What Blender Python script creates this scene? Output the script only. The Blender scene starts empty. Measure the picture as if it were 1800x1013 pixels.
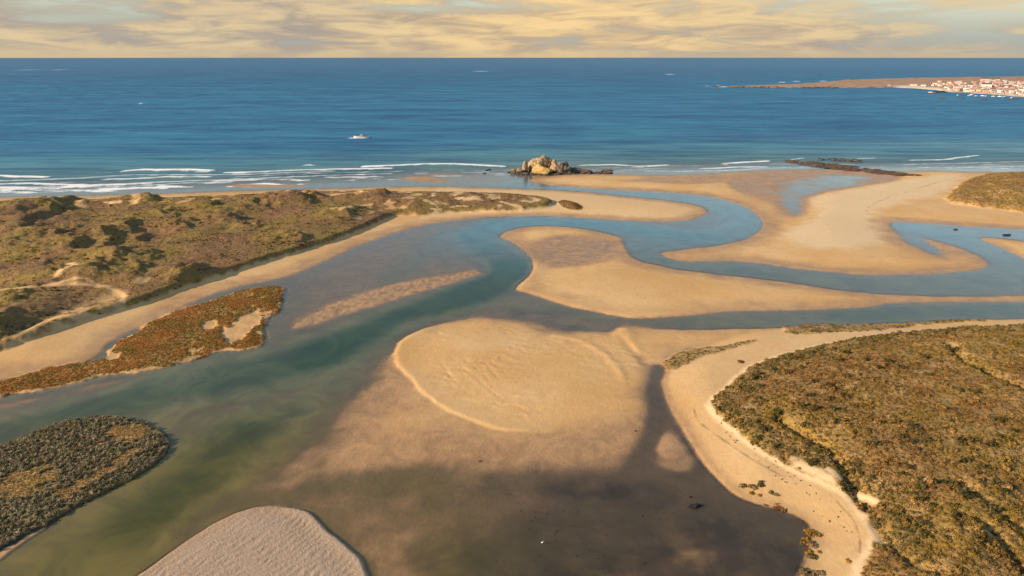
import bpy, bmesh, math, random
import numpy as np
from mathutils import Vector, noise as mnoise

R = math.radians
sc = bpy.context.scene
col = sc.collection
rng = np.random.default_rng(7)
random.seed(7)

# ------------------------------------------------------------------ camera
H = 100.0                      # drone height above the water, metres
F = 1216.0                     # focal length for a frame 1800 wide
PITCH = math.atan((506.5 - 102.0) / F) + 0.0017
cam = bpy.data.cameras.new("camera")
cam.sensor_width = 36.0
cam.lens = F / 1800.0 * 36.0
cam.clip_start = 1.0
cam.clip_end = 200000.0
cam_ob = bpy.data.objects.new("camera", cam)
cam_ob.location = (0, 0, H)
cam_ob.rotation_euler = (math.pi / 2 - PITCH, 0, 0)
col.objects.link(cam_ob)
sc.camera = cam_ob

# ------------------------------------------------------------------ light
SUN_EL = R(21.0)
SUN_DIR = Vector((-0.93, -0.37, 0)).normalized()          # where the sun stands, on the ground
sun_vec = Vector((SUN_DIR.x * math.cos(SUN_EL), SUN_DIR.y * math.cos(SUN_EL), math.sin(SUN_EL)))
sun = bpy.data.lights.new("sun", 'SUN')
sun.energy = 4.9
sun.angle = R(0.6)
sun.color = (1.0, 0.80, 0.56)
sun_ob = bpy.data.objects.new("sun", sun)
sun_ob.rotation_euler = sun_vec.to_track_quat('Z', 'Y').to_euler()
col.objects.link(sun_ob)

sc.view_settings.view_transform = 'Standard'
sc.view_settings.look = 'None'
sc.view_settings.gamma = 1.0
sc.view_settings.exposure = 0.80
sc.cycles.max_bounces = 6
sc.cycles.transparent_max_bounces = 8
sc.cycles.use_denoising = True


class NT:
    """small helper for node trees"""
    def __init__(s, tree):
        s.t = tree
        tree.nodes.clear()

    def n(s, kind, **kw):
        nd = s.t.nodes.new(kind)
        for k, v in kw.items():
            setattr(nd, k, v)
        return nd

    def put(s, sock, v):
        if isinstance(v, bpy.types.NodeSocket):
            s.t.links.new(v, sock)
        elif v is not None:
            try:
                sock.default_value = v
            except Exception:
                sock.default_value = (v[0], v[1], v[2], 1.0)

    def math(s, op, a, b=None, c=None, clamp=False):
        nd = s.n('ShaderNodeMath', operation=op, use_clamp=clamp)
        s.put(nd.inputs[0], a)
        if b is not None: s.put(nd.inputs[1], b)
        if c is not None: s.put(nd.inputs[2], c)
        return nd.outputs[0]

    def vmath(s, op, a, b=None):
        nd = s.n('ShaderNodeVectorMath', operation=op)
        s.put(nd.inputs[0], a)
        if b is not None: s.put(nd.inputs[1], b)
        return nd.outputs[0]

    def mix(s, fac, a, b):
        nd = s.n('ShaderNodeMix', data_type='RGBA')
        s.put(nd.inputs[0], fac)
        for sock, v in ((nd.inputs[6], a), (nd.inputs[7], b)):
            if isinstance(v, (tuple, list)) and len(v) == 3: v = (*v, 1.0)
            s.put(sock, v)
        return nd.outputs[2]

    def mul(s, fac, a, b):
        nd = s.n('ShaderNodeMix', data_type='RGBA', blend_type='MULTIPLY')
        s.put(nd.inputs[0], fac)
        for sock, v in ((nd.inputs[6], a), (nd.inputs[7], b)):
            if isinstance(v, (tuple, list)) and len(v) == 3: v = (*v, 1.0)
            s.put(sock, v)
        return nd.outputs[2]

    def ramp(s, v, a, b, lo=0.0, hi=1.0, smooth=True):
        nd = s.n('ShaderNodeMapRange', interpolation_type='SMOOTHSTEP' if smooth else 'LINEAR')
        for i, x in enumerate((v, a, b, lo, hi)):
            s.put(nd.inputs[i], x)
        return nd.outputs[0]

    def noise(s, vec, scale, detail=3.0, rough=0.55, dist=0.0):
        nd = s.n('ShaderNodeTexNoise')
        s.put(nd.inputs['Vector'], vec)
        nd.inputs['Scale'].default_value = scale
        nd.inputs['Detail'].default_value = detail
        nd.inputs['Roughness'].default_value = rough
        nd.inputs['Distortion'].default_value = dist
        return nd.outputs[0]

    def attr(s, name):
        return s.n('ShaderNodeAttribute', attribute_name=name)

    def scalev(s, vec, x, y, z):
        nd = s.n('ShaderNodeVectorMath', operation='MULTIPLY')
        s.put(nd.inputs[0], vec)
        nd.inputs[1].default_value = (x, y, z)
        return nd.outputs[0]


# ------------------------------------------------------------------ sky
world = bpy.data.worlds.new("World")
sc.world = world
world.use_nodes = True
w = NT(world.node_tree)
sky = w.n('ShaderNodeTexSky', sky_type='NISHITA')
sky.sun_disc = False
sky.sun_elevation = SUN_EL
sky.sun_rotation = math.atan2(SUN_DIR.x, SUN_DIR.y)
sky.air_density = 1.3
sky.dust_density = 0.4
sky.ozone_density = 2.0
tc = w.n('ShaderNodeTexCoord')
dirv = tc.outputs['Generated']
sep = w.n('ShaderNodeSeparateXYZ'); w.put(sep.inputs[0], dirv)
zz = w.math('MAXIMUM', sep.outputs[2], 0.0)
cv = w.scalev(dirv, 3.8, 3.8, 30.0)
n1 = w.noise(cv, 1.0, 6.0, 0.58, 0.35)
n2 = w.noise(w.vmath('ADD', w.scalev(dirv, 9.5, 9.5, 66.0), (3.1, 7.7, 1.3)), 1.0, 6.0, 0.60, 0.5)
n3 = w.noise(w.vmath('ADD', w.scalev(dirv, 2.2, 2.2, 12.0), (9.1, 2.7, 4.3)), 1.0, 3.0, 0.5, 0.0)
# a bank of low cloud over the sea, opening towards the zenith and to the right
thin = w.ramp(zz, 0.05, 0.20, 0.0, 0.25)
xr = w.ramp(sep.outputs[0], 0.18, 0.60, 0.0, 0.15)
cov = w.math('SUBTRACT', w.math('SUBTRACT', w.math('ADD', w.math('MULTIPLY', n1, 0.6), w.math('MULTIPLY', n2, 0.4)), thin), xr)
cmask = w.ramp(cov, 0.30, 0.51)
bright = w.ramp(w.math('ADD', w.math('MULTIPLY', n2, 0.5), w.math('ADD', w.math('MULTIPLY', n1, 0.25), w.math('MULTIPLY', n3, 0.25))), 0.42, 0.585)
glow = w.ramp(w.math('ABSOLUTE', w.math('SUBTRACT', sep.outputs[0], 0.08)), 0.0, 0.42, 1.0, 0.0)
lit = w.mix(glow, (0.430, 0.335, 0.200), (0.540, 0.385, 0.190))
shade = w.mix(glow, (0.235, 0.195, 0.165), (0.305, 0.225, 0.145))
ccol = w.mix(bright, shade, lit)
skyc = w.vmath('SCALE', sky.outputs[0]); skyc.node.inputs[3].default_value = 0.115
low = w.ramp(zz, 0.0, 0.16)
blue = w.mix(low, (0.235, 0.250, 0.230), skyc)
fin = w.mix(cmask, blue, ccol)
hz = w.ramp(zz, 0.0, 0.016, 0.6, 0.0)
fin = w.mix(hz, fin, (0.33, 0.265, 0.175))
bg = w.n('ShaderNodeBackground')
w.put(bg.inputs[0], fin)
bg.inputs[1].default_value = 1.0
wo = w.n('ShaderNodeOutputWorld')
w.t.links.new(bg.outputs[0], wo.inputs[0])


# ------------------------------------------------------------------ survey: a spot in the photograph to a spot on the ground
CP, SP = math.cos(PITCH), math.sin(PITCH)


def at(px, py, z=0.0):
    dx, dy = px - 900.0, 506.5 - py
    d = (dx, F * CP + dy * SP, -F * SP + dy * CP)
    t = (z - H) / d[2]
    return (d[0] * t, d[1] * t)


def poly(pts, z=0.0):
    return np.array([at(a, b, z) for a, b in pts])


def crop(x0, y0, s, pts):
    return [(x0 + a / s, y0 + b / s) for a, b in pts]


def smooth_closed(P, n=3):
    for _ in range(n):                                   # Chaikin
        Q = np.roll(P, -1, axis=0)
        P = np.stack([0.75 * P + 0.25 * Q, 0.25 * P + 0.75 * Q], axis=1).reshape(-1, 2)
    return P


def sstep(a, b, x):
    t = np.clip((x - a) / (b - a), 0, 1)
    return t * t * (3 - 2 * t)


_perm = np.random.default_rng(3).permutation(512)
_ang = np.random.default_rng(4).random(512) * 2 * np.pi
_gx, _gy = np.cos(_ang), np.sin(_ang)


def perlin(x, y, seed=0):
    xi = np.floor(x).astype(np.int64); yi = np.floor(y).astype(np.int64)
    xf = x - xi; yf = y - yi
    u = xf * xf * xf * (xf * (xf * 6 - 15) + 10); v = yf * yf * yf * (yf * (yf * 6 - 15) + 10)

    def g(ix, iy, fx, fy):
        h = _perm[(_perm[(ix + seed * 37) & 511] + iy) & 511]
        return _gx[h] * fx + _gy[h] * fy
    a = g(xi, yi, xf, yf); b = g(xi + 1, yi, xf - 1, yf)
    c = g(xi, yi + 1, xf, yf - 1); d = g(xi + 1, yi + 1, xf - 1, yf - 1)
    return (a + (b - a) * u) + ((c + (d - c) * u) - (a + (b - a) * u)) * v


def fbm(x, y, wl, octv=4, seed=0, gain=0.5):
    s = 0; amp = 1.0; f = 1.0 / wl
    for i in range(octv):
        s = s + amp * perlin(x * f, y * f, seed + i * 5)
        amp *= gain; f *= 2.03
    return s


# ------------------------------------------------------------------ outlines of the place
dune_pts = [(-140, 368), (0, 361), (80, 360), (150, 357), (230, 357), (300, 353), (400, 349), (500, 344), (600, 341), (640, 341), (720, 342), (800, 343),
            (880, 345), (940, 349), (968, 353), (975, 359), (960, 366), (900, 371), (840, 372), (790, 374), (740, 379), (700, 380), (686, 383),
            (640, 403), (600, 420), (560, 432), (503, 450), (436, 470), (390, 486), (336, 502), (275, 525), (220, 543), (168, 558),
            (94, 583), (40, 602), (0, 616), (-140, 660)]
dune_tip_pts = [(985, 352), (1005, 355), (1022, 361), (1025, 367), (1012, 370), (992, 366), (980, 358)]
left_beach_pts = [(-150, 670), (0, 672), (60, 660), (150, 640), (185, 622), (195, 600), (270, 566), (340, 530), (420, 503), (490, 492), (540, 474), (600, 447), (650, 424),
                  (710, 404), (770, 391), (835, 384), (885, 381), (936, 380), (1003, 382), (1087, 387), (1164, 391), (1210, 388), (1235, 381), (1247, 374), (1242, 366), (1220, 359),
                  (1180, 353), (1130, 348), (1090, 344), (1040, 338), (980, 334), (900, 331.5), (800, 328), (720, 328), (600, 331), (480, 334), (380, 337), (260, 341), (150, 344),
                  (0, 346), (-150, 354)]
sea_bar_pts = [(385, 327), (430, 322), (500, 324), (560, 326), (500, 330), (420, 331)]
sea_bar2_pts = [(700, 312), (740, 309), (770, 313), (790, 320), (760, 322), (715, 318)]
center_bar_pts = [(875, 417), (885, 407), (922, 397), (979, 396), (1036, 402), (1087, 414), (1100, 424), (1103, 437), (1113, 451), (1137, 461), (1200, 474),
                  (1300, 485), (1395, 496), (1468, 508), (1535, 515), (1636, 520), (1703, 520), (1860, 518), (1860, 530), (1703, 532), (1636, 532), (1560, 533),
                  (1545, 541), (1468, 545), (1368, 547), (1267, 549), (1200, 556), (1137, 560), (1097, 558), (1053, 550), (1019, 543), (986, 535), (952, 523),
                  (926, 515), (904, 512), (905, 504), (922, 488), (936, 468), (929, 451), (912, 434), (892, 424)]
right_sand_pts = [(922, 318), (950, 311), (1000, 306), (1080, 306), (1160, 309), (1240, 306), (1290, 302), (1360, 299), (1440, 297), (1560, 302), (1640, 299), (1720, 303), (1900, 300),
                  (1900, 412), (1800, 404), (1710, 399), (1636, 394), (1566, 389), (1572, 402), (1590, 425), (1640, 446), (1652, 450), (1650, 440), (1630, 425), (1616, 417), (1640, 421), (1703, 440), (1740, 458), (1746, 468), (1723, 476),
                  (1670, 480.5), (1603, 483.5), (1522, 485), (1468, 480), (1401, 473), (1351, 466), (1301, 459.5), (1240, 461), (1200, 461), (1172, 455), (1154, 446), (1170, 441), (1200, 438.5), (1267, 431),
                  (1317, 418), (1336, 403), (1338, 388), (1321, 372), (1287, 355), (1244, 345), (1200, 340), (1103, 335), (1036, 332), (969, 327)]
right_tip_pts = [(1713, 419), (1737, 416), (1800, 424), (1900, 438), (1900, 480), (1800, 457), (1754, 434)]
fan_pts = [(905, 565), (850, 560), (800, 566), (745, 577), (706, 596), (692, 620), (700, 645), (724, 673), (751, 700), (801, 730), (842, 747), (885, 757), (936, 761), (1003, 760),
           (1070, 750), (1120, 733), (1140, 717), (1130, 693), (1137, 673), (1160, 650), (1172, 628), (1230, 608), (1330, 606), (1380, 598), (1370, 578), (1290, 578), (1200, 579), (1130, 579), (1108, 578),
           (1085, 577), (1072, 582), (1010, 588), (950, 585)]
fan_apron_pts = [(880, 560), (780, 562), (700, 590), (672, 640), (640, 680), (605, 715), (585, 745), (555, 785), (518, 838), (540, 848), (600, 839), (680, 823), (760, 814),
                 (860, 818), (1000, 818), (1090, 806), (1140, 776), (1168, 742), (1160, 690), (1200, 620), (1150, 570), (1000, 575)]
fan_crest_pts = [(975, 592), (1020, 598), (1060, 622), (1088, 648), (1096, 668)]
ear_pts = [(1072, 588), (1076, 580), (1090, 577), (1108, 579), (1118, 596), (1132, 618), (1120, 628), (1100, 606)]
bar_near_pts = [(150, 1075), (235, 1013), (302, 968), (369, 921), (419, 898), (460, 889), (503, 891), (544, 900), (557, 915), (577, 935), (600, 955), (627, 975), (644, 998), (660, 1075)]
island_pts = crop(0, 673, 2.98, [(-300, 420), (0, 338), (100, 300), (250, 232), (420, 190), (620, 180), (740, 200), (850, 262), (895, 312), (875, 365), (830, 420), (700, 500), (560, 570), (420, 640),
                                 (270, 730), (130, 800), (0, 880), (-300, 1040)])
island_tail_pts = crop(0, 673, 2.98, [(-200, 990), (0, 945), (60, 890), (150, 830), (300, 735), (250, 690), (0, 800), (-200, 900)])
marsh_pts = crop(0, 480, 2.98, [(-300, 640), (0, 572), (150, 520), (400, 470), (560, 445), (550, 410), (620, 360), (720, 310), (800, 240), (950, 190), (1150, 130), (1280, 82), (1400, 64), (1490, 70), (1480, 150), (1460, 210),
                                (1395, 250), (1375, 320), (1385, 368), (1340, 392), (1270, 410), (1170, 402), (1000, 470), (850, 505), (750, 520), (600, 535), (450, 560), (300, 595), (150, 625), (0, 655), (-300, 720)])
marsh_gap1_pts = crop(0, 480, 2.98, [(1150, 290), (1270, 205), (1370, 190), (1390, 225), (1340, 330), (1250, 360), (1180, 380), (1140, 320)])
marsh_gap2_pts = crop(0, 480, 2.98, [(1060, 280), (1090, 250), (1150, 250), (1140, 300), (1080, 305)])
marsh_gap3_pts = crop(0, 480, 2.98, [(550, 425), (640, 430), (600, 475), (560, 470)])
scrub_pts = [(1960, 566), (1800, 572), (1700, 573), (1600, 583), (1500, 594), (1440, 607), (1370, 626), (1318, 643), (1292, 670), (1256, 696), (1247, 713), (1270, 738), (1310, 770), (1350, 800),
             (1400, 828), (1440, 843), (1490, 868), (1520, 905), (1552, 940), (1530, 960), (1510, 1013), (1480, 1100), (1960, 1100)]
right_beach_pts = [(1900, 556), (1800, 560), (1700, 562), (1600, 569), (1500, 572), (1420, 572), (1370, 576), (1300, 580), (1250, 600), (1190, 622), (1166, 640), (1160, 660), (1163, 690), (1180, 725), (1202, 762), (1232, 812), (1262, 845),
                   (1285, 868), (1330, 888), (1378, 897), (1418, 915), (1428, 940), (1415, 975), (1400, 1013), (1370, 1110), (1960, 1110)]
strip_pts = [(1368, 576), (1400, 569), (1500, 571), (1560, 567), (1600, 566), (1680, 556), (1725, 557), (1742, 565), (1700, 569), (1590, 575), (1560, 586), (1500, 590), (1440, 592), (1395, 596), (1380, 590)]
strip2_pts = [(1163, 640), (1180, 625), (1225, 612), (1280, 612), (1328, 602), (1325, 610), (1280, 622), (1230, 634), (1195, 652), (1170, 655)]
hill_pts = [(1960, 296), (1800, 303), (1760, 304), (1715, 308), (1690, 320), (1668, 340), (1662, 348), (1690, 356), (1740, 362), (1800, 369), (1960, 382)]
mid_spit_pts = [(1128, 760), (1150, 752), (1190, 765), (1205, 790), (1190, 806), (1160, 800), (1135, 785)]
dark_mud1_pts = [(950, 854), (1010, 848), (1080, 842), (1150, 850), (1170, 860), (1080, 876), (1000, 878), (960, 868)]
dark_mud2_pts = [(760, 960), (860, 935), (930, 905), (1010, 905), (1120, 930), (1210, 900), (1290, 895), (1400, 915), (1420, 945), (1410, 1000), (1390, 1060), (700, 1060), (770, 1010)]
dark_mud3_pts = [(1060, 872), (1150, 862), (1240, 858), (1290, 880), (1340, 900), (1250, 930), (1130, 900), (1020, 880)]
pale_pts = [(1410, 350), (1500, 335), (1620, 312), (1700, 305), (1660, 345), (1560, 362), (1530, 378), (1545, 395), (1560, 420), (1500, 440), (1430, 440), (1370, 412), (1420, 395), (1450, 370)]
wetflat_pts = [(1290, 306), (1400, 300), (1560, 303), (1600, 315), (1500, 332), (1420, 345), (1425, 375), (1390, 385), (1370, 360), (1310, 345), (1270, 325)]
wet_pool_pts = [(1375, 337), (1385, 320), (1420, 315), (1470, 308), (1540, 312), (1490, 328), (1412, 342), (1404, 360), (1412, 378), (1380, 374), (1378, 352)]
wet2_pts = [(1060, 320), (1200, 308), (1290, 306), (1270, 325), (1200, 326), (1100, 320)]

ripple_pool_pts = [(935, 425), (980, 410), (1060, 418), (1096, 428), (1085, 455), (1030, 472), (960, 470), (930, 445)]
shoal_pts = [(505, 575), (560, 545), (620, 520), (700, 497), (780, 484), (840, 474), (856, 480), (830, 490), (760, 508), (680, 532), (600, 555), (530, 578)]
lilac_pts = [(470, 590), (520, 520), (540, 480), (620, 440), (700, 405), (780, 392), (860, 384), (830, 395), (780, 405), (750, 425), (770, 450), (850, 462), (862, 478), (780, 500), (650, 540), (540, 580)]
shoal2_pts = crop(0, 480, 2.98, [(830, 680), (880, 570), (1000, 530), (950, 620), (1150, 640), (1400, 620), (1600, 560), (1788, 480), (1788, 560), (1600, 660), (1400, 730), (1150, 770), (950, 760), (860, 730)])
edge_sh_pts = [(-60, 690), (0, 702), (80, 688), (200, 660), (260, 655), (200, 690), (100, 720), (0, 740), (-60, 760)]


# ------------------------------------------------------------------ ground as a height field on a polar grid round the view
NA, NR = 960, 860
A0, A1 = R(-50), R(50)
RMIN, RMAX = 84.0, 980.0
aa = np.linspace(A0, A1, NA)
lr = np.linspace(math.log(RMIN), math.log(RMAX), NR)
AA, LR = np.meshgrid(aa, lr)                 # rows = radius
RR = np.exp(LR)
GX = (RR * np.sin(AA)).ravel()
GY = (RR * np.cos(AA)).ravel()
N = GX.size


def seg_dist(x, y, P, closed=True):
    d2 = np.full(x.shape, 1e12)
    Q = np.roll(P, -1, axis=0) if closed else P[1:]
    S = P if closed else P[:-1]
    for (ax, ay), (bx, by) in zip(S, Q):
        vx, vy = bx - ax, by - ay
        L = vx * vx + vy * vy + 1e-9
        t = np.clip(((x - ax) * vx + (y - ay) * vy) / L, 0, 1)
        ex = x - ax - t * vx; ey = y - ay - t * vy
        np.minimum(d2, ex * ex + ey * ey, out=d2)
    return np.sqrt(d2)


def inside(x, y, P):
    c = np.zeros(x.shape, bool)
    Q = np.roll(P, -1, axis=0)
    for (ax, ay), (bx, by) in zip(P, Q):
        if ay == by: continue
        c ^= ((ay > y) != (by > y)) & (x < (bx - ax) * (y - ay) / (by - ay) + ax)
    return c


def sdf_at(x, y, P, margin):
    """signed distance, + inside, clipped to -margin outside"""
    out = np.full(x.shape, -float(margin))
    lo = P.min(0) - margin; hi = P.max(0) + margin
    m = np.nonzero((x > lo[0]) & (x < hi[0]) & (y > lo[1]) & (y < hi[1]))[0]
    if m.size:
        d = seg_dist(x[m], y[m], P)
        out[m] = np.where(inside(x[m], y[m], P), d, -np.minimum(d, margin))
    return out


_wob = fbm(GX, GY, 14.0, 3, 11)
_wob2 = fbm(GX, GY, 4.0, 3, 19)
SD = {}


def sd(name, pts, margin=12.0, z=0.0, wob=0.0, n=2):
    P = smooth_closed(poly(pts, z), n)
    s = sdf_at(GX, GY, P, margin)
    if wob:
        s = s + wob * (_wob + 0.5 * _wob2) * (s > -margin)
    SD[name] = (s, P)
    return s


def stroke(pts, z=0.0, margin=30.0):
    P = poly(pts, z)
    for _ in range(2):
        Q = [P[0]]
        for a, b in zip(P[:-1], P[1:]):
            Q += [0.75 * a + 0.25 * b, 0.25 * a + 0.75 * b]
        Q.append(P[-1]); P = np.array(Q)
    out = np.full(N, 1e3)
    lo = P.min(0) - margin; hi = P.max(0) + margin
    m = np.nonzero((GX > lo[0]) & (GX < hi[0]) & (GY > lo[1]) & (GY < hi[1]))[0]
    out[m] = seg_dist(GX[m], GY[m], P, closed=False)
    return out


def lerp(a, b, t):
    return a + (b - a) * t


# --- the bed
z = np.full(N, -0.50) + 0.16 * fbm(GX, GY, 40, 3, 2) - 0.35 * sstep(-10, -40, GX) * sstep(260, 200, GY)
shore = poly([(-400, 350), (0, 343), (260, 338), (480, 330), (640, 324), (720, 316), (800, 314), (880, 312), (960, 303), (1080, 305), (1240, 303), (1400, 298), (1560, 300), (1800, 300), (2200, 296)])
ys = np.interp(GX, shore[:, 0], shore[:, 1])
sea_d = GY - ys                                            # metres out from the tide line
sea_bed = np.clip(-0.15 - 0.018 * sea_d, -14, 0)
z = lerp(z, sea_bed, sstep(-10, 25, sea_d))


def deep(pts, hw, depth, soft):
    global z
    d = stroke(pts, margin=hw + soft + 5)
    z = lerp(z, np.minimum(z, depth), 1 - sstep(hw - soft * 0.5, hw + soft, d + 2.0 * _wob))


deep([(820, 306), (880, 318), (960, 328), (1100, 341), (1220, 349), (1290, 368), (1315, 392), (1270, 414), (1180, 424), (1120, 432), (1130, 448), (1180, 462), (1300, 474), (1450, 494), (1600, 503), (1720, 500), (1790, 480), (1790, 460), (1740, 432), (1650, 408), (1580, 397)], 11, -1.25, 9)
deep([(1700, 412), (1760, 411), (1850, 416)], 6, -1.0, 5)
deep([(1230, 418), (1120, 404), (1000, 391), (930, 389), (870, 395), (835, 412), (845, 432), (885, 452), (900, 476), (868, 500), (800, 528), (730, 556), (650, 592), (590, 615), (520, 638), (455, 648), (400, 662), (300, 690), (180, 712), (60, 742), (-120, 800)], 10, -1.8, 12)
deep([(900, 470), (880, 492), (800, 528), (720, 560), (640, 596), (560, 625)], 7, -2.9, 12)
deep([(780, 405), (740, 440), (705, 470), (690, 490)], 5, -0.6, 9)
deep([(745, 425), (790, 448), (850, 455)], 4, -0.7, 6)
deep([(930, 545), (1010, 560), (1100, 569), (1250, 566), (1400, 559), (1500, 553), (1620, 545), (1860, 545)], 7, -0.75, 6)
deep([(1480, 556), (1600, 548), (1860, 546)], 7, -1.6, 5)
deep([(590, 625), (520, 690), (450, 745), (400, 800), (340, 850), (270, 910), (170, 970), (60, 1030)], 8, -1.5, 20)
deep([(470, 730), (430, 770), (380, 805), (330, 850), (250, 920)], 4, -2.4, 14)
deep([(310, 720), (310, 770), (280, 830), (200, 890), (100, 945)], 3, -0.9, 5)
deep([(1152, 640), (1146, 670), (1150, 700), (1156, 730), (1130, 760), (1120, 800)], 2.0, -0.6, 4)
deep([(480, 866), (600, 862), (760, 860), (900, 862), (1000, 864)], 2.5, -0.42, 8)
deep([(960, 850), (1080, 858), (1180, 864), (1260, 890)], 3, -0.5, 8)

# --- shoals just awash
def shoal(pts, top, soft, wob=1.5):
    global z
    s = sd('', pts, soft + 4, wob=wob)
    m = sstep(-soft, soft, s)
    z = lerp(z, np.maximum(z, top), m)
    return m


shoal(lilac_pts, -0.20, 7)
z = lerp(z, np.minimum(z, -0.7), np.exp(-(stroke([(690, 490), (735, 455), (790, 405)]) / 5.0) ** 2) * 0.8)
z = lerp(z, np.minimum(z, -0.6), np.exp(-(stroke([(752, 428), (775, 448), (800, 462)]) / 4.0) ** 2) * 0.8)
m_sh2 = shoal(shoal2_pts, -0.34, 10, 5)
shoal(edge_sh_pts, -0.12, 6)
deep([(620, 604), (560, 628), (480, 652), (400, 674), (300, 694), (180, 714), (60, 745), (-100, 790)], 4, -2.1, 15)
shoal([(520, 860), (700, 850), (900, 862), (1000, 880), (960, 920), (820, 950), (640, 1000), (560, 900), (440, 900)], -0.26, 6)
shoal([(480, 900), (600, 880), (700, 900), (720, 960), (780, 1010), (700, 1060), (640, 1040), (560, 920)], -0.18, 6)
shoal([(1100, 960), (1240, 925), (1330, 950), (1280, 1030), (1050, 1040)], -0.24, 6)
shoal([(880, 545), (960, 545), (1080, 575), (960, 590), (880, 580)], -0.22, 5)
shoal([(730, 300), (860, 305), (920, 318), (860, 324), (760, 326)], -0.2, 10)
shoal([(1120, 740), (1200, 760), (1240, 840), (1180, 830), (1100, 800)], -0.10, 3)
shoal([(280, 940), (420, 850), (520, 800), (560, 790), (560, 850), (460, 880), (380, 925), (300, 975)], -0.30, 5)

rip_a = np.sin((GX * 0.9 + GY * 0.35 + 3.0 * _wob) * 2 * np.pi / 2.6 + 2.5 * _wob2)
rip_c = np.sin((GX * 0.80 - GY * 0.60 + 2.2 * _wob) * 2 * np.pi / 1.75 + 3.6 * _wob2)
rip_d = np.sin((GX * 0.25 + GY * 0.97 + 5.0 * _wob) * 2 * np.pi / 5.2 + 3.0 * _wob2)
rip_b = fbm(GX, GY, 3.0, 2, 44)

s = sd('shoal', shoal_pts, 8, wob=1.5)
m = sstep(-4, 3, s)
z = lerp(z, 0.0 + 0.22 * fbm(GX, GY * 0.6, 2.6, 2, 45) + 0.05 * rip_b, m)

lag = sstep(200, 175, GY) * sstep(-45, -25, GX) * (1 - sstep(60, 80, GX))
z = np.where(z < -0.06, np.minimum(z + lag * (0.04 + 0.12 * fbm(GX, GY, 15, 4, 117, 0.55)), -0.12), z)

# --- sand bars
def bar(name, pts, edge, lift, w_edge, w_in, wob=0.8, zz=0.0):
    """a bar with a short steep rim of height edge, then rising gently to lift"""
    global z
    s = sd(name, pts, 14, wob=wob, z=zz)
    m = sstep(-w_edge, w_edge, s)
    top = edge + lift * sstep(0, w_in, s)
    z = lerp(z, np.maximum(z, top), m)
    return s


s_ap = sd('apron', fan_apron_pts, 24, wob=3.0)
m = sstep(-20, 8, s_ap)
z = lerp(z, -0.01 + 0.26 * sstep(0, 26, s_ap) - 0.10 * np.exp(-(stroke([(560, 830), (600, 770), (640, 730), (690, 690)]) / 5) ** 2) + 0.03 * fbm(GX, GY, 18, 3, 8), m)
s_fan = bar('fan', fan_pts, 0.26, 0.55, 2.2, 28)


def rim(s_, line, hgt, reach=14.0, wd=0.8, back=9.0):
    """a steep slip face along one stretch of a bar's edge"""
    global z
    k_ = np.exp(-(stroke(line, margin=reach * 2.5) / reach) ** 2)
    z += hgt * k_ * sstep(-wd, wd, s_) * np.exp(-np.clip(s_, 0, None) / back)


rim(s_fan, [(720, 590), (694, 618), (700, 645), (724, 673), (751, 700), (801, 730), (842, 747), (885, 757)], 0.34, 7, 1.0, 10)
z += np.where(s_fan > 0, 0.07 * rip_d * sstep(2, 10, s_fan) * (0.5 + fbm(GX, GY, 30, 2, 5)), 0)
d = stroke(fan_crest_pts); z += 0.22 * np.exp(-(d / 1.6) ** 2)
for g_ in ([(792, 628), (812, 648), (838, 668), (862, 690), (880, 702)], [(812, 630), (836, 650), (852, 662), (868, 684)], [(852, 640), (868, 660), (884, 678)], [(776, 640), (790, 662), (812, 684)]):
    d = stroke(g_)
    z -= 0.10 * np.exp(-(d / 0.55) ** 2) * (0.6 + 0.8 * fbm(GX, GY, 6, 2, 46))
s_ear = bar('ear', ear_pts, 0.62, 0.3, 1.8, 6)
z -= np.where(True, 0.30 * np.exp(-(stroke([(1092, 592), (1106, 612), (1135, 640)]) / 2.0) ** 2), 0)
s_cb = bar('center', center_bar_pts, 0.10, 0.75, 3.0, 34)
rim(s_cb, [(936, 465), (922, 488), (904, 510), (952, 523), (1019, 543), (1097, 558), (1180, 556)], 0.34, 10, 1.0, 14)
z += np.where(s_cb > 2, 0.030 * rip_d * sstep(2, 10, s_cb) * (0.6 + fbm(GX, GY, 40, 2, 118)), 0)
s_rp = sd('rp', ripple_pool_pts, 14, wob=2.5)
m = sstep(-8, 8, s_rp)
z = lerp(z, 0.01 + 0.06 * np.sin((GX * 0.25 + GY + 5 * _wob) * 2 * np.pi / 5.5 + 3 * _wob2) + 0.10 * rip_b + 0.06 * fbm(GX, GY, 24, 2, 9) - 0.09, m * 0.95)
s_near = bar('near', bar_near_pts, 0.16, 0.30, 1.0, 8, wob=0.4)
rim(s_near, [(520, 893), (544, 900), (557, 915), (577, 935), (600, 955), (627, 975), (644, 998), (655, 1050)], 0.40, 3.0, 0.3, 4.0)
z += np.where(s_near > 0.3, 0.075 * rip_c * (0.75 + 0.8 * fbm(GX, GY, 7, 2, 116)) * sstep(0.3, 3, s_near), 0)
s_rs = bar('right', right_sand_pts, 0.10, 1.0, 3.0, 45)
s_wf = sd('wetflat', wetflat_pts, 25, wob=4)
z = lerp(z, -0.02 + 0.14 * fbm(GX, GY, 25, 4, 15), sstep(-18, 10, s_wf))
s_wp = sd('wetpool', wet_pool_pts, 16, wob=3)
z = lerp(z, -0.20 + 0.12 * fbm(GX, GY, 16, 4, 115), sstep(-10, 7, s_wp))
s_w2 = sd('wet2', wet2_pts, 20, wob=3)
z = lerp(z, np.minimum(z, 0.10 + 0.05 * fbm(GX, GY, 25, 3, 16)), sstep(-10, 8, s_w2))
bar('tip', right_tip_pts, 0.12, 0.5, 2.5, 15)
s_lb = bar('leftbeach', left_beach_pts, 0.12, 1.0, 2.5, 40)
d = stroke([(560, 470), (470, 495), (400, 530), (300, 580), (200, 625)], margin=40)
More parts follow.
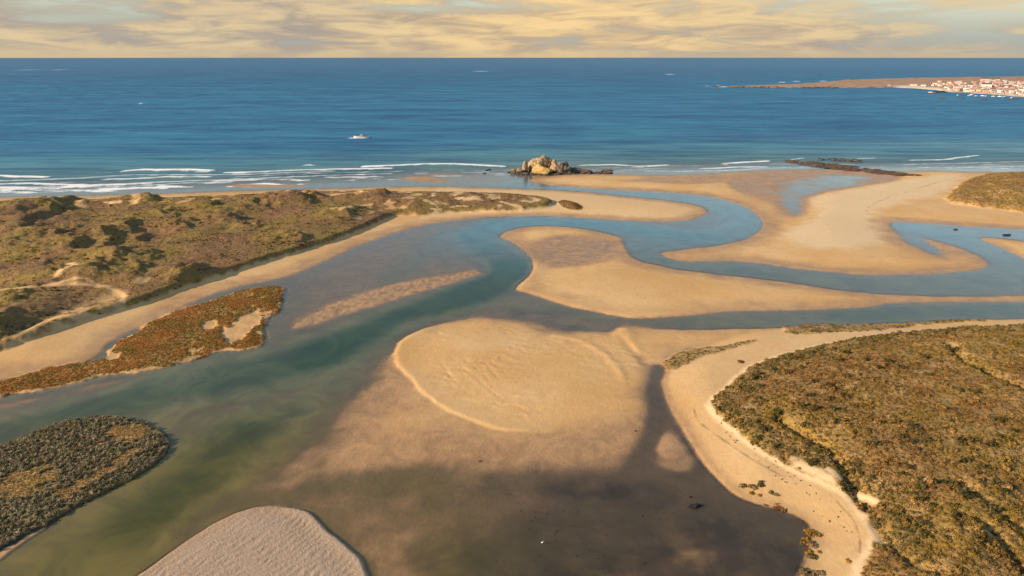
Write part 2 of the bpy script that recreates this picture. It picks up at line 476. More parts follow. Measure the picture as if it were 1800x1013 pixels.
z = lerp(z, np.minimum(z, 0.16 + 0.06 * _wob), np.exp(-(d / 7.0) ** 2) * 0.8)
bar('seabar', sea_bar_pts, 0.05, 0.12, 6, 20)
bar('seabar2', sea_bar2_pts, 0.03, 0.10, 6, 20)
s_ms = bar('midspit', mid_spit_pts, 0.07, 0.1, 1.0, 4)
s_rb = bar('rightbeach', right_beach_pts, 0.22, 1.5, 1.2, 16, wob=0.5)
bar('tail', island_tail_pts, 0.15, 0.15, 0.8, 3, wob=0.3)

# the creek between the fan and the right beach, and the hollow above the fan
d = stroke([(1158, 646), (1149, 668), (1150, 695), (1158, 725), (1150, 752), (1135, 790), (1120, 830)])
z = lerp(z, np.minimum(z, -0.42), np.exp(-((d + 0.8 * _wob) / 3.2) ** 2))
d = stroke([(880, 553), (930, 556), (985, 574), (1060, 578)])
z = lerp(z, np.minimum(z, -0.30), np.exp(-((d + 2.0 * _wob) / 5.0) ** 2))

# --- marsh and bush island
s_m = sd('marsh', marsh_pts, 10, wob=1.8)
g1 = sd('g1', marsh_gap1_pts, 6, wob=1.2); g2 = sd('g2', marsh_gap2_pts, 6, wob=1.0); g3 = sd('g3', marsh_gap3_pts, 6, wob=1.0)
_gn = fbm(GX, GY * 0.8, 9, 4, 48) + 0.5 * fbm(GX, GY, 3, 3, 49)
gap = np.maximum(np.maximum(sstep(-1, 1, g1 - 1.6 + 6 * _gn), sstep(-1, 1, g2 + 3 * _gn)), sstep(-1, 1, g3 + 2 * _gn))
gap = np.maximum(gap, 0.9 * sstep(0.20, 0.34, _gn) * sstep(-135, -95, GX))
marsh = sstep(-0.6, 0.8, s_m - 0.8 + 3.2 * fbm(GX, GY, 8, 4, 61)) * (1 - gap)
z = lerp(z, np.maximum(z, 0.30 + 0.55 * sstep(0, 6, s_m) * (1 - gap) + 0.18 * fbm(GX, GY, 5, 3, 21)), sstep(-0.8, 0.8, s_m))
s_i = sd('island', island_pts, 8, wob=0.5)
island = sstep(-0.2, 0.3, s_i - 0.3)
z = lerp(z, np.maximum(z, 0.55 + 0.35 * sstep(0, 5, s_i) + 0.12 * fbm(GX, GY, 4, 3, 23)), sstep(-0.5, 0.4, s_i))
# dark mud rim round the island, bared by the tide
rim_i = sstep(-1.3, -0.5, s_i + 0.6 * _wob2) * (1 - sstep(0.4, 1.4, s_i))

# --- right heath
s_s = sd('scrub', scrub_pts, 12, z=2.0, wob=1.0)
scrub = sstep(-0.3, 0.8, s_s + 0.9 * fbm(GX, GY, 3.0, 3, 33))
z = z + sstep(-2.0, 3.5, s_s) * 1.3 + 2.6 * sstep(1, 26, s_s) + sstep(3, 14, s_s) * (1.1 * fbm(GX, GY, 34, 3, 25) + 0.28 * fbm(GX, GY, 6, 3, 27))


def trench(pts, hw, dep, zz=4.0):
    global z
    d = stroke(pts, z=zz)
    z -= dep * np.exp(-(d / hw) ** 2) * (0.75 + 0.5 * fbm(GX, GY, 8, 2, 29))
    return d


t1 = trench([(1370, 735), (1400, 755), (1440, 775), (1480, 808), (1510, 858), (1530, 880)], 1.7, 2.3)
t2 = trench([(1675, 612), (1685, 630), (1720, 655), (1760, 672), (1830, 700)], 2.2, 2.6)
t3 = trench([(1690, 855), (1740, 885), (1820, 940)], 1.6, 1.5)
t4 = trench([(1690, 910), (1740, 920), (1820, 1000)], 1.4, 1.3)
t5 = trench([(1540, 900), (1565, 945), (1600, 985), (1650, 1000)], 1.4, 1.3)
blow = stroke([(1400, 815), (1440, 832), (1470, 850), (1500, 880), (1525, 920), (1548, 942)], z=2.5)
blow2 = stroke([(1455, 828), (1480, 842), (1500, 858), (1540, 885)], z=2.5)
s_st = sd('strip', strip_pts, 8, wob=1.2); s_st2 = sd('strip2', strip2_pts, 8, wob=0.8)
strip = np.maximum(sstep(-0.5, 0.8, s_st + 2.0 * fbm(GX, GY, 7, 2, 35)), sstep(-0.3, 0.6, s_st2 + 1.2 * fbm(GX, GY, 4, 2, 36)))
z += 0.5 * sstep(-1, 2, s_st) + 0.45 * sstep(-0.8, 1.5, s_st2) + 0.2 * strip * fbm(GX, GY, 4, 2, 37)

# --- hill at the right
s_h = sd('hill', hill_pts, 20, z=3, wob=3)
hill = sstep(-1.5, 2.0, s_h + 3 * fbm(GX, GY, 12, 3, 39))
z += 3.2 * sstep(-2, 6, s_h) + 6.0 * sstep(2, 45, s_h) + sstep(0, 15, s_h) * (1.6 * fbm(GX, GY, 22, 4, 41))

# --- left dunes
s_d = sd('dune', dune_pts, 16, z=1.0, wob=1.2)
s_dt = sd('dunetip', dune_tip_pts, 10, z=1.0, wob=0.8)
dune = np.maximum(sstep(-0.4, 1.6, s_d + 1.5 * fbm(GX, GY, 6, 3, 43)), sstep(-0.5, 1.5, s_dt))
inl = sstep(0, 40, s_d)
z += 2.9 * sstep(-1.2, 3.8, s_d) + 1.0 * sstep(6, 50, s_d) + 2.2 * sstep(-2, 9, s_dt)
ridge = 1 - np.abs(fbm(GX * 0.8, GY, 85, 3, 51)) * 2.6
z += sstep(4, 30, s_d) * (1.5 * np.clip(ridge, -0.5, 1) + 2.0 * fbm(GX, GY, 60, 3, 53) + 1.0 * fbm(GX, GY, 19, 4, 55) + 0.4 * fbm(GX, GY, 6, 3, 57))
fore = np.exp(-((s_d - 20) / 16.0) ** 2) * sstep(-40, 20, GY - np.interp(GX, [-900, -600, -300, -100, 60], [470, 480, 470, 440, 420]))
z += fore * (0.7 + 2.2 * fbm(GX, GY, 30, 4, 59))
mounds = [(117, 364, 6.5, 26), (67, 392, 4.5, 18), (120, 409, 4.0, 17), (241, 404, 3.6, 13), (200, 416, 3.6, 12), (200, 427, 3.6, 13), (268, 423, 3.0, 12), (226, 449, 4.0, 13), (268, 451, 3.2, 12),
          (193, 478, 4.0, 15), (142, 436, 3.0, 11), (272, 347, 5.0, 15), (382, 366, 4.5, 15), (412, 385, 4.0, 14), (450, 397, 3.2, 12), (550, 350, 5.0, 18), (533, 412, 3.2, 12), (362, 473, 4.6, 13),
          (20, 566, 4.0, 12), (245, 474, 3.0, 11), (50, 430, 3.0, 14), (330, 400, 3.0, 12), (300, 380, 3.0, 14), (470, 362, 3.5, 15), (680, 345, 4.0, 16), (620, 372, 2.4, 12), (100, 470, 2.6, 12), (40, 520, 2.4, 10)]
ux, uy = -SUN_DIR.x, -SUN_DIR.y
for i, (mx, my, mh, mw) in enumerate(mounds):
    cx, cy = at(mx, my, 5.0)
    cx -= ux * mw * 0.35; cy -= uy * mw * 0.35
    dx, dy = GX - cx, GY - cy
    m_ = np.nonzero(dx * dx + dy * dy < (5 * mw) ** 2)[0]
    u = dx[m_] * ux + dy[m_] * uy + 0.7 * mw * fbm(GX[m_], GY[m_], 0.9 * mw, 3, 70 + i); v = (-dx[m_] * uy + dy[m_] * ux + 0.8 * mw * fbm(GX[m_], GY[m_], 1.1 * mw, 3, 170 + i)) * (0.65 + 0.5 * ((i * 7) % 5) / 4)
    f = np.where(u < 0, np.exp(-(u / (1.5 * mw)) ** 2), np.exp(-(u / (0.42 * mw)) ** 2))
    z[m_] += 0.92 * mh * f * np.exp(-(v / (0.85 * mw)) ** 2) * sstep(0, 8, s_d[m_])
# the long scarp of the upper terrace and the sandy tracks on it
up = stroke([(-60, 610), (0, 588), (30, 575), (84, 552), (150, 530), (200, 518)], z=4)
z -= 1.6 * np.exp(-(up / 4.0) ** 2)
path = np.minimum.reduce([stroke([(0, 514), (30, 517), (80, 512), (110, 505), (150, 500), (180, 506), (218, 512), (216, 528), (190, 540), (140, 552), (90, 572), (30, 592), (-60, 620)], z=4) + 0.5,
                          stroke([(90, 506), (140, 502), (190, 503)], z=5), stroke([(100, 490), (125, 478), (133, 470), (122, 464)], z=6),
                          stroke([(246, 495), (256, 490)], z=5) - 0.6])
path_m = (1 - sstep(0.6, 2.6, path + 1.2 * _wob2)) * sstep(0, 3, s_d)
bare = sstep(0.10, 0.30, fbm(GX, GY, 11, 4, 63) * np.clip(fore * 2.6, 0, 1)) * sstep(-420, -300, GX) * 0.9
terrace = (1 - sstep(8, 22, s_d)) * sstep(-260, -215, -GX + 0 * GY) * 0
terr_s = sd('terr', [(-60, 625), (0, 598), (84, 560), (150, 532), (212, 512), (225, 530), (170, 552), (94, 580), (0, 612), (-60, 640)], 10, z=2, wob=1.5)
terr = sstep(-2, 2, terr_s) * sstep(-0.25, 0.15, fbm(GX, GY, 7, 3, 65))

# shading masks that belong to the ground itself
veg = np.clip(np.maximum.reduce([dune * (1 - path_m) * (1 - bare) * (1 - 0.85 * terr), scrub, hill, strip * 0.9, marsh, island]), 0, 1)
cut = (1 - sstep(1.0, 2.6, blow + 1.6 * _wob2)) * sstep(-0.35, 0.1, fbm(GX, GY, 7, 2, 67)) * sstep(-1, 1, s_s)
cut2 = (1 - sstep(0.4, 1.2, blow2 + 1.2 * _wob2)) * sstep(-1, 1, s_s)
lip = np.exp(-((s_s + 0.6) / 1.1) ** 2) * (GY < 300) * sstep(10, 40, GX)
veg = veg * (1 - 0.9 * np.maximum(cut, cut2))
pale = np.maximum.reduce([sstep(-8, 6, sd('pale', pale_pts, 25, wob=6)), cut, cut2, lip, path_m * 0.15, 0.5 * sstep(4, 14, s_lb) * sstep(300, 420, GY) * (GX > -60), 0.15 * sstep(3, 12, s_rb)])
wet = 1 - sstep(0.02, 0.46, z + 0.12 * _wob + 0.05 * _wob2)
wet = np.where(s_near > 0, wet * 0.5, wet)
mud = np.maximum.reduce([0.75 * sstep(-4, 4, sd('m1', dark_mud1_pts, 14, wob=5)), 0.95 * sstep(-7, 8, sd('m2', dark_mud2_pts, 16, wob=7)), 0.35 * sstep(-9, 8, sd('m3', dark_mud3_pts, 16, wob=6)),
                         0.45 * np.exp(-(stroke([(900, 548), (940, 545), (960, 565), (1000, 572)]) / 6) ** 2) * sstep(-0.1, 0.3, fbm(GX, GY, 12, 3, 69) + 0.2), rim_i])
mud = np.clip(1.15 * mud * (1 - sstep(0.12, 0.3, z) * (1 - rim_i)) * (0.85 + 1.1 * fbm(GX, GY, 11, 5, 71, 0.6)), 0, 1)
shoal_bot = sstep(-6, 6, sd('sb', [(1100, 960), (1240, 925), (1330, 950), (1280, 1030), (1050, 1040)], 12, wob=2))
mud = np.clip(mud * (1 - 0.25 * shoal_bot), 0, 1)
wrack = np.maximum.reduce([1 - sstep(0.05, 0.35, stroke([(1200, 768), (1232, 818), (1268, 852), (1290, 874), (1338, 890)]) + 0.2 * _wob2),
                           0.38 * sstep(-0.2, 0.1, fbm(GX, GY, 6, 2, 47)) * (1 - sstep(0.0, 1.2, stroke([(1526, 380), (1522, 370), (1545, 355), (1600, 338), (1650, 322), (1690, 312)]) + 1.0 * _wob2)),
                           0.6 * (1 - sstep(0.0, 0.35, stroke([(1220, 715), (1226, 735), (1250, 755), (1330, 815), (1400, 850)], z=1.5) + 0.35 * _wob2)),
                           0.6 * (1 - sstep(0.0, 0.3, stroke([(1470, 880), (1500, 910), (1512, 940), (1512, 970)], z=1.5) + 0.3 * _wob2))])
greybar = np.maximum.reduce([sstep(-2.2, -1.0, s_near), 0.6 * sstep(-3, 3, s_ms),  0.5 * sstep(-5, 2, SD['shoal'][0])])
rust = np.clip(marsh * sstep(-0.25, 0.2, fbm(GX, GY, 16, 3, 73) + 0.35 * np.exp(-((GX + 95) / 25) ** 2) + 0.12), 0, 1)

verts = np.column_stack([GX, GY, z])


def grid_faces(nr, na, keep=None):
    i = np.arange(nr * na).reshape(nr, na)
    f = np.stack([i[:-1, :-1], i[:-1, 1:], i[1:, 1:], i[1:, :-1]], axis=-1).reshape(-1, 4)

    return f if keep is None else f[keep]


def grid_mesh(name, V, Fq):
    used = np.unique(Fq)
    remap = np.full(len(V), -1); remap[used] = np.arange(used.size)
    Fq = remap[Fq]; V = V[used]
    me = bpy.data.meshes.new(name)
    me.vertices.add(len(V)); me.vertices.foreach_set('co', V.astype(np.float32).ravel())
    me.loops.add(Fq.size); me.loops.foreach_set('vertex_index', Fq.ravel().astype(np.int32))
    me.polygons.add(len(Fq))
    me.polygons.foreach_set('loop_start', np.arange(0, Fq.size, 4, dtype=np.int32))
    me.polygons.foreach_set('loop_total', np.full(len(Fq), 4, dtype=np.int32))
    me.polygons.foreach_set('use_smooth', np.ones(len(Fq), dtype=bool))
    me.update(calc_edges=True)
    return me, used


def fattr(me, name, v):
    a = me.attributes.new(name, 'FLOAT', 'POINT')
    a.data.foreach_set('value', np.ascontiguousarray(v, dtype=np.float32))


def cattr(me, name, r, g, b, a):
    at_ = me.color_attributes.new(name, 'FLOAT_COLOR', 'POINT')
    at_.data.foreach_set('color', np.stack([r, g, b, a], axis=1).astype(np.float32).ravel())


def tag(o, label=None, cat=None, group=None, kind=None):
    if label: o['label'] = label
    if cat: o['category'] = cat
    if group: o['group'] = group
    if kind: o['kind'] = kind
    return o


def link(name, me, mat=None, parent=None, loc=None, rz=0.0):
    o = bpy.data.objects.new(name, me)
    if mat is not None and me is not None and not me.materials:
        me.materials.append(mat)
    if loc is not None: o.location = loc
    if rz: o.rotation_euler = (0, 0, rz)
    col.objects.link(o)
    if parent is not None: o.parent = parent
    return o


# ------------------------------------------------------------------ materials
def new_mat(name):
    m = bpy.data.materials.new(name); m.use_nodes = True
    return m, NT(m.node_tree)


def finish(t, surf):
    o = t.n('ShaderNodeOutputMaterial')
    t.t.links.new(surf, o.inputs[0])


def principled(t, base, rough=0.8, spec=0.3, normal=None):
    p = t.n('ShaderNodeBsdfPrincipled')
    t.put(p.inputs['Base Color'], base if isinstance(base, bpy.types.NodeSocket) else (*base, 1.0))
    t.put(p.inputs['Roughness'], rough)
    t.put(p.inputs['Specular IOR Level'], spec)
    if normal is not None: t.put(p.inputs['Normal'], normal)
    return p.outputs[0]


def bump(t, h, strength, dist, normal=None):
    b = t.n('ShaderNodeBump')
    b.inputs['Strength'].default_value = strength
    b.inputs['Distance'].default_value = dist
    t.put(b.inputs['Height'], h)
    if normal is not None: t.put(b.inputs['Normal'], normal)
    return b.outputs[0]


def veg_colour(t, pos):
    """heath colour over the land, from the position on the ground"""
    a = t.noise(pos, 0.045, 4, 0.6)
    b = t.noise(pos, 0.16, 4, 0.6)
    c = t.noise(pos, 0.9, 3, 0.6)
    base = t.mix(t.ramp(a, 0.40, 0.62), (0.270, 0.142, 0.046), (0.290, 0.178, 0.038))
    base = t.mix(t.ramp(b, 0.46, 0.66), base, (0.400, 0.240, 0.088))
    base = t.mix(t.ramp(c, 0.48, 0.62), base, (0.130, 0.088, 0.032))
    return base


gm, t = new_mat("tidal_ground")
pos = t.n('ShaderNodeNewGeometry').outputs['Position']
A = t.attr('mask_a'); B = t.attr('mask_b')
sa = t.n('ShaderNodeSeparateColor'); t.put(sa.inputs[0], A.outputs['Color'])
sb = t.n('ShaderNodeSeparateColor'); t.put(sb.inputs[0], B.outputs['Color'])
aveg, awet, amud, apale = sa.outputs[0], sa.outputs[1], sa.outputs[2], A.outputs['Alpha']
arust, awrack, agrey, adune = sb.outputs[0], sb.outputs[1], sb.outputs[2], B.outputs['Alpha']
s_big = t.noise(pos, 0.02, 4, 0.55)
s_mid = t.noise(pos, 0.11, 4, 0.6)
s_fine = t.noise(pos, 1.1, 4, 0.65)
rip = t.noise(t.scalev(pos, 0.95, 0.34, 1), 1.0, 4, 0.62, 1.4)
sand = t.mix(t.ramp(s_big, 0.35, 0.65), (0.500, 0.288, 0.108), (0.555, 0.350, 0.158))
sand = t.mix(t.ramp(s_mid, 0.45, 0.72, 0.0, 0.5), sand, (0.48, 0.27, 0.112))
sand = t.mix(t.math('MULTIPLY', apale, 0.85), sand, (0.60, 0.43, 0.245))
sand = t.mix(agrey, sand, (0.345, 0.245, 0.165))
sand = t.mul(1.0, sand, t.mix(t.ramp(s_fine, 0.3, 0.7), (0.95, 0.95, 0.95), (1.04, 1.04, 1.04)))
sand = t.mul(t.math('SUBTRACT', 1.0, t.math('MULTIPLY', awet, 0.5)), sand, t.mix(t.ramp(rip, 0.35, 0.62), (0.94, 0.925, 0.91), (1.03, 1.03, 1.03)))
bedn = t.noise(t.scalev(pos, 0.10, 0.10, 1), 1.0, 5, 0.66, 1.2)
wets = t.mix(s_mid, (0.325, 0.188, 0.092), (0.355, 0.202, 0.094))
wets = t.mul(1.0, wets, t.mix(t.ramp(bedn, 0.34, 0.66), (0.76, 0.75, 0.74), (1.10, 1.08, 1.04)))
wets = t.mul(1.0, wets, t.mix(t.ramp(rip, 0.36, 0.6), (0.86, 0.86, 0.86), (1.06, 1.06, 1.06)))
sand = t.mix(t.math('MULTIPLY', awet, 0.92), sand, wets)
sand = t.mix(amud, sand, (0.050, 0.033, 0.023))
sand = t.mix(awrack, sand, (0.060, 0.042, 0.020))
vg = veg_colour(t, pos)
dn = t.noise(pos, 0.030, 5, 0.62)
dn2 = t.noise(pos, 0.33, 4, 0.65)
dune_c = t.mix(t.ramp(dn, 0.40, 0.60), (0.200, 0.105, 0.042), (0.215, 0.138, 0.030))
dune_c = t.mix(t.ramp(dn2, 0.50, 0.70), dune_c, (0.080, 0.054, 0.020))
dune_c = t.mix(t.ramp(t.noise(pos, 0.8, 3, 0.7), 0.56, 0.68, 0, 0.7), dune_c, (0.36, 0.235, 0.12))
vg = t.mix(adune, vg, dune_c)
rustc = t.mix(t.ramp(t.noise(pos, 0.35, 4, 0.65), 0.4, 0.62), (0.270, 0.100, 0.024), (0.160, 0.100, 0.022))
vg = t.mix(arust, vg, rustc)
cc = t.mix(aveg, sand, vg)
rough = t.math('SUBTRACT', 0.9, t.math('MULTIPLY', t.math('MULTIPLY', awet, t.math('SUBTRACT', 1.0, aveg)), 0.40))
def centred(v): return t.math('SUBTRACT', v, 0.5)


hh = t.math('MULTIPLY', t.math('MULTIPLY', centred(t.noise(pos, 0.7, 5, 0.7)), aveg), 1.1)
hh = t.math('ADD', hh, t.math('MULTIPLY', t.math('MULTIPLY', centred(rip), t.math('SUBTRACT', 1.0, t.math('MULTIPLY', awet, 0.6))), 0.085))
hh = t.math('ADD', hh, t.math('MULTIPLY', t.math('MULTIPLY', centred(t.noise(pos, 1.9, 3, 0.6)), agrey), 0.20))
finish(t, principled(t, cc, rough, 0.22, bump(t, hh, 0.9, 1.0)))

ground_me, used = grid_mesh("ground", verts, grid_faces(NR, NA))
cattr(ground_me, 'mask_a', veg, wet, mud, np.clip(pale, 0, 1))
cattr(ground_me, 'mask_b', rust, np.clip(wrack, 0, 1), np.clip(greybar, 0, 1), dune)
ground = tag(link("ground", ground_me, gm), kind='structure')
Zgrid = z.reshape(NR, NA)


def ground_z(x, y):
    r = np.hypot(x, y); a = np.arctan2(x, y)
    fi = np.clip((np.log(r) - lr[0]) / (lr[1] - lr[0]), 0, NR - 1.001)
    fj = np.clip((a - A0) / (aa[1] - aa[0]), 0, NA - 1.001)
    i = fi.astype(int); j = fj.astype(int); u = fi - i; v = fj - j
    return (Zgrid[i, j] * (1 - u) * (1 - v) + Zgrid[i + 1, j] * u * (1 - v) + Zgrid[i, j + 1] * (1 - u) * v + Zgrid[i + 1, j + 1] * u * v)


def field_at(fld, x, y):
    G = fld.reshape(NR, NA)
    i = np.clip(np.rint((np.log(np.hypot(x, y)) - lr[0]) / (lr[1] - lr[0])).astype(int), 0, NR - 1)
    j = np.clip(np.rint((np.arctan2(x, y) - A0) / (aa[1] - aa[0])).astype(int), 0, NA - 1)
    return G[i, j]


# ------------------------------------------------------------------ water
WA, WR1, WR2 = 480, 640, 200
wa = np.linspace(R(-60), R(60), WA)
wr = np.concatenate([np.exp(np.linspace(math.log(70.0), math.log(980.0), WR1)), np.exp(np.linspace(math.log(980.0), math.log(70000.0), WR2 + 1))[1:]])
WAA, WRR = np.meshgrid(wa, wr)
WX = (WRR * np.sin(WAA)).ravel(); WY = (WRR * np.cos(WAA)).ravel()
near = WRR.ravel() < 979
bed = np.full(WX.size, -14.0)
inn = near & (np.abs(WAA.ravel()) < R(49.5)) & (WRR.ravel() > RMIN)
bed[inn] = ground_z(WX[inn], WY[inn])
out_side = near & ~inn
bed[out_side] = -1.0
wys = np.interp(WX, shore[:, 0], shore[:, 1])
wsea = WY - wys
bed = np.where((wsea > 5) & ~inn, np.clip(-0.15 - 0.018 * wsea, -14, -0.3), bed)
depth = np.clip(-bed, 0, 14)
sea_w = sstep(0, 60, wsea)
body = 1 - np.exp(-depth * lerp(0.95 + 0.55 * sstep(300, 200, WY), 0.75, sea_w))
body = np.maximum(body, 0)
# colour of the water: olive where it is peaty inland, teal in the channel, blue far off and at sea, with reflected sky painted in
olive = sstep(205, 150, WY)
deepness = sstep(0.6, 2.6, depth)


def c3(*a): return np.array(a)[None, :]


teal = lerp(c3(0.130, 0.130, 0.066), c3(0.026, 0.050, 0.019), deepness[:, None])
oli = lerp(c3(0.175, 0.135, 0.040), c3(0.055, 0.054, 0.009), deepness[:, None])
up_far = sstep(300, 430, WY)
blue = lerp(c3(0.115, 0.190, 0.210), c3(0.034, 0.145, 0.185), deepness[:, None])  # blue of the reflected sky put into the far channel's colour
est = lerp(teal, blue, up_far[:, None])
est = lerp(est, oli, (olive * sstep(40, -20, WX))[:, None])
est = lerp(est, c3(0.085, 0.063, 0.036), (sstep(230, 190, WY) * sstep(-25, 15, WX))[:, None])
seac = lerp(c3(0.062, 0.190, 0.235), c3(0.015, 0.115, 0.215), sstep(15, 330, wsea)[:, None])
seac = lerp(seac, c3(0.010, 0.088, 0.180), sstep(700, 4200, wsea)[:, None])
bc = lerp(est, seac, sea_w[:, None])

# breakers: crests with real height, foam on and behind them
foam = np.zeros(WX.size)
wz = np.zeros(WX.size)


def wline(pts, hw, height, amount, trail=0.0):
    global foam, wz
    P = poly(pts)
    Q = np.linspace(0, len(P) - 1, 60); P = np.stack([np.interp(Q, np.arange(len(P)), P[:, 0]), np.interp(Q, np.arange(len(P)), P[:, 1])], axis=1)
    lo = P.min(0) - 40; hi = P.max(0) + 40
    m_ = np.nonzero((WX > lo[0]) & (WX < hi[0]) & (WY > lo[1]) & (WY < hi[1]))[0]
    x, y = WX[m_], WY[m_]
    yl = np.interp(x, P[:, 0], P[:, 1]) + 2.5 * fbm(x, y * 0.2, 30, 3, 81)
    ends = sstep(P[0, 0], P[0, 0] + 8, x) * sstep(P[-1, 0], P[-1, 0] - 8, x)
    dy_ = y - yl
    brk = 0.82 + 0.18 * sstep(-0.3, 0.3, fbm(x, y * 0.3, 18, 3, 83))
    foam[m_] = np.maximum(foam[m_], amount * ends * brk * np.exp(-(dy_ / hw) ** 2))
    if trail:
        foam[m_] = np.maximum(foam[m_], 0.55 * amount * ends * sstep(-trail, -2, dy_) * (dy_ < 0) * sstep(-0.15, 0.25, fbm(x, y, 9, 3, 85)))
    wz[m_] += height * ends * np.exp(-(dy_ / (hw * 0.8)) ** 2)


wline([(-150, 312), (0, 310), (50, 311), (92, 313)], 4.5, 1.2, 1.0, 12)
wline([(-150, 325), (0, 324), (60, 323), (160, 326)], 4.0, 0.5, 0.9, 14)
wline([(-150, 334), (0, 333), (90, 334), (180, 335)], 2.0, 0.2, 0.9, 4)
wline([(-150, 319), (60, 317), (240, 308), (420, 307), (600, 301)], 3.5, 0.3, 0.72, 16)
wline([(-150, 329), (80, 329), (260, 321), (400, 316), (560, 309), (700, 305)], 3.5, 0.15, 0.66, 18)
wline([(-150, 338), (60, 338), (200, 334), (330, 329)], 2.5, 0.1, 0.7, 9)
wline([(1080, 299), (1200, 302), (1300, 299), (1390, 294)], 3.0, 0.1, 0.6, 12)
wline([(1600, 296), (1720, 294), (1900, 290)], 3.0, 0.1, 0.6, 10)
wline([(150, 306), (180, 304), (210, 303)], 2.0, 0.4, 0.8)
wline([(200, 303), (250, 299), (330, 299), (384, 301)], 5.0, 1.1, 1.0, 22)
wline([(170, 316), (220, 315), (300, 311), (380, 311)], 4.0, 0.3, 0.8, 18)
wline([(120, 330), (240, 327), (330, 322), (420, 321)], 3.0, 0.1, 0.7, 12)
wline([(400, 312), (520, 306), (640, 303), (720, 301)], 3.0, 0.1, 0.6, 14)
wline([(384, 304), (450, 303), (540, 299), (620, 297), (700, 296)], 4.2, 0.6, 0.95, 18)
wline([(524, 292), (545, 291), (560, 292)], 2.4, 0.9, 1.0)
wline([(626, 294), (700, 292), (760, 289), (800, 289), (850, 292), (898, 294)], 4.2, 1.2, 1.0, 10)
wline([(740, 297), (780, 299), (830, 301)], 2.2, 0.1, 0.5, 6)
wline([(1010, 292), (1080, 290), (1120, 293), (1185, 291)], 3.2, 0.7, 0.9, 6)
wline([(1260, 289), (1300, 286), (1360, 283)], 4.5, 0.7, 0.9, 18)
wline([(1220, 298), (1290, 294), (1360, 294)], 4.0, 0.3, 0.8, 14)
wline([(1385, 282), (1420, 277)], 2.0, 0.2, 0.9)
wline([(1500, 280), (1545, 277)], 2.4, 0.3, 0.8)
wline([(1590, 283), (1660, 281), (1725, 273)], 3.0, 0.6, 0.85, 6)
wline([(1560, 290), (1680, 288), (1900, 281)], 3.0, 0.2, 0.6, 8)
wline([(1400, 292), (1500, 297), (1640, 293), (1900, 288)], 2.2, 0.1, 0.3)
for x0, x1, yy, a in ((610, 648, 243, 0.7), (238, 262, 182.5, 0.55), (36, 62, 123, 0.5), (92, 112, 123, 0.5), (828, 862, 125.5, 0.4), (1168, 1186, 131, 0.5), (1206, 1216, 131, 0.4), (1235, 1252, 151, 0.5), (1260, 1278, 152.5, 0.7), (1370, 1384, 145, 0.7), (1390, 1405, 143, 0.6), (1442, 1456, 143, 0.6)):
    P = poly([(x0, yy), (x1, yy)]); L = P[1, 0] - P[0, 0]; hwid = abs(at(900, yy - 0.9)[1] - at(900, yy + 0.9)[1]) * 0.5
    q = np.exp(-((WX - P[:, 0].mean()) / (0.5 * L)) ** 4 - ((WY - P[0, 1]) / max(hwid, 3)) ** 2)
    foam = np.maximum(foam, a * 1.3 * q)
wash = sstep(-2, 10, wsea) * sstep(75, 30, wsea) * sstep(-0.1, 0.30, fbm(WX * 0.35, WY, 13, 4, 89)) * (0.5 + 0.5 * sstep(-60, -220, WX))
foam = np.maximum(foam, wash * 0.8)
# the drifting scum line out at sea
P = poly([(318, 201), (360, 208), (400, 216), (440, 226), (480, 231), (515, 238)])
m_ = np.nonzero((WX > P[:, 0].min() - 20) & (WX < P[:, 0].max() + 20) & (WY > P[:, 1].min() - 40) & (WY < P[:, 1].max() + 40))[0]
foam[m_] = np.maximum(foam[m_], 0.30 * np.exp(-(seg_dist(WX[m_], WY[m_], P, closed=False) / 4.0) ** 2))
# swell
swell = sea_w * sstep(12000, 2500, WY) * (0.22 * np.sin(2 * np.pi * (WY + 0.12 * WX + 18 * fbm(WX, WY, 260, 2, 87)) / 46.0))
wz += swell * sstep(30, 120, wsea)
wz = wz * (np.hypot(WX, WY) < 12000)

wm, t = new_mat("water")
pos = t.n('ShaderNodeNewGeometry').outputs['Position']
bcol = t.attr('water_colour'); fo = t.attr('foam').outputs['Fac']; bd = t.attr('cloudiness').outputs['Fac']; op = t.attr('open_sea').outputs['Fac']
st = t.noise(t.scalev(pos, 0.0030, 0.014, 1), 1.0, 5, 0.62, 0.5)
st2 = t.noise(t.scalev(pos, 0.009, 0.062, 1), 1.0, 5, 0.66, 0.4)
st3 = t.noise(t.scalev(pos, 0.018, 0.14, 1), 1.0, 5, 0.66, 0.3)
swell_shading = t.mix(t.ramp(t.math('ADD', t.math('MULTIPLY', st, 0.40), t.math('ADD', t.math('MULTIPLY', st2, 0.35), t.math('MULTIPLY', st3, 0.25))), 0.38, 0.62), (0.36, 0.54, 0.70), (2.1, 1.52, 1.26))  # light and dark of swell and wind streaks painted into the sea colour
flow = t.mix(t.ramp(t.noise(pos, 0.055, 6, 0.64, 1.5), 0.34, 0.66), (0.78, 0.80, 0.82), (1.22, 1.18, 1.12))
wcol = t.mul(op, t.mul(t.math('SUBTRACT', 1.0, op), bcol.outputs['Color'], flow), swell_shading)
rn = t.math('ADD', t.math('MULTIPLY', t.noise(t.scalev(pos, 0.05, 0.16, 1), 1.0, 5, 0.65), 1.6), t.math('MULTIPLY', t.noise(t.scalev(pos, 0.7, 1.2, 1), 1.0, 3, 0.6), 0.06))
rc = t.noise(pos, 0.9, 3, 0.6)
hgt = t.math('ADD', t.math('MULTIPLY', rn, op), t.math('MULTIPLY', t.math('MULTIPLY', rc, t.ramp(t.noise(pos, 0.03, 4, 0.6, 0.8), 0.35, 0.65, 0.3, 1.3)), 0.05))
nrm = bump(t, hgt, 1.0, 1.0)
tr = t.n('ShaderNodeBsdfTransparent'); tr.inputs[0].default_value = (0.93, 0.95, 0.94, 1)
df = t.n('ShaderNodeBsdfDiffuse'); t.put(df.inputs[0], wcol)
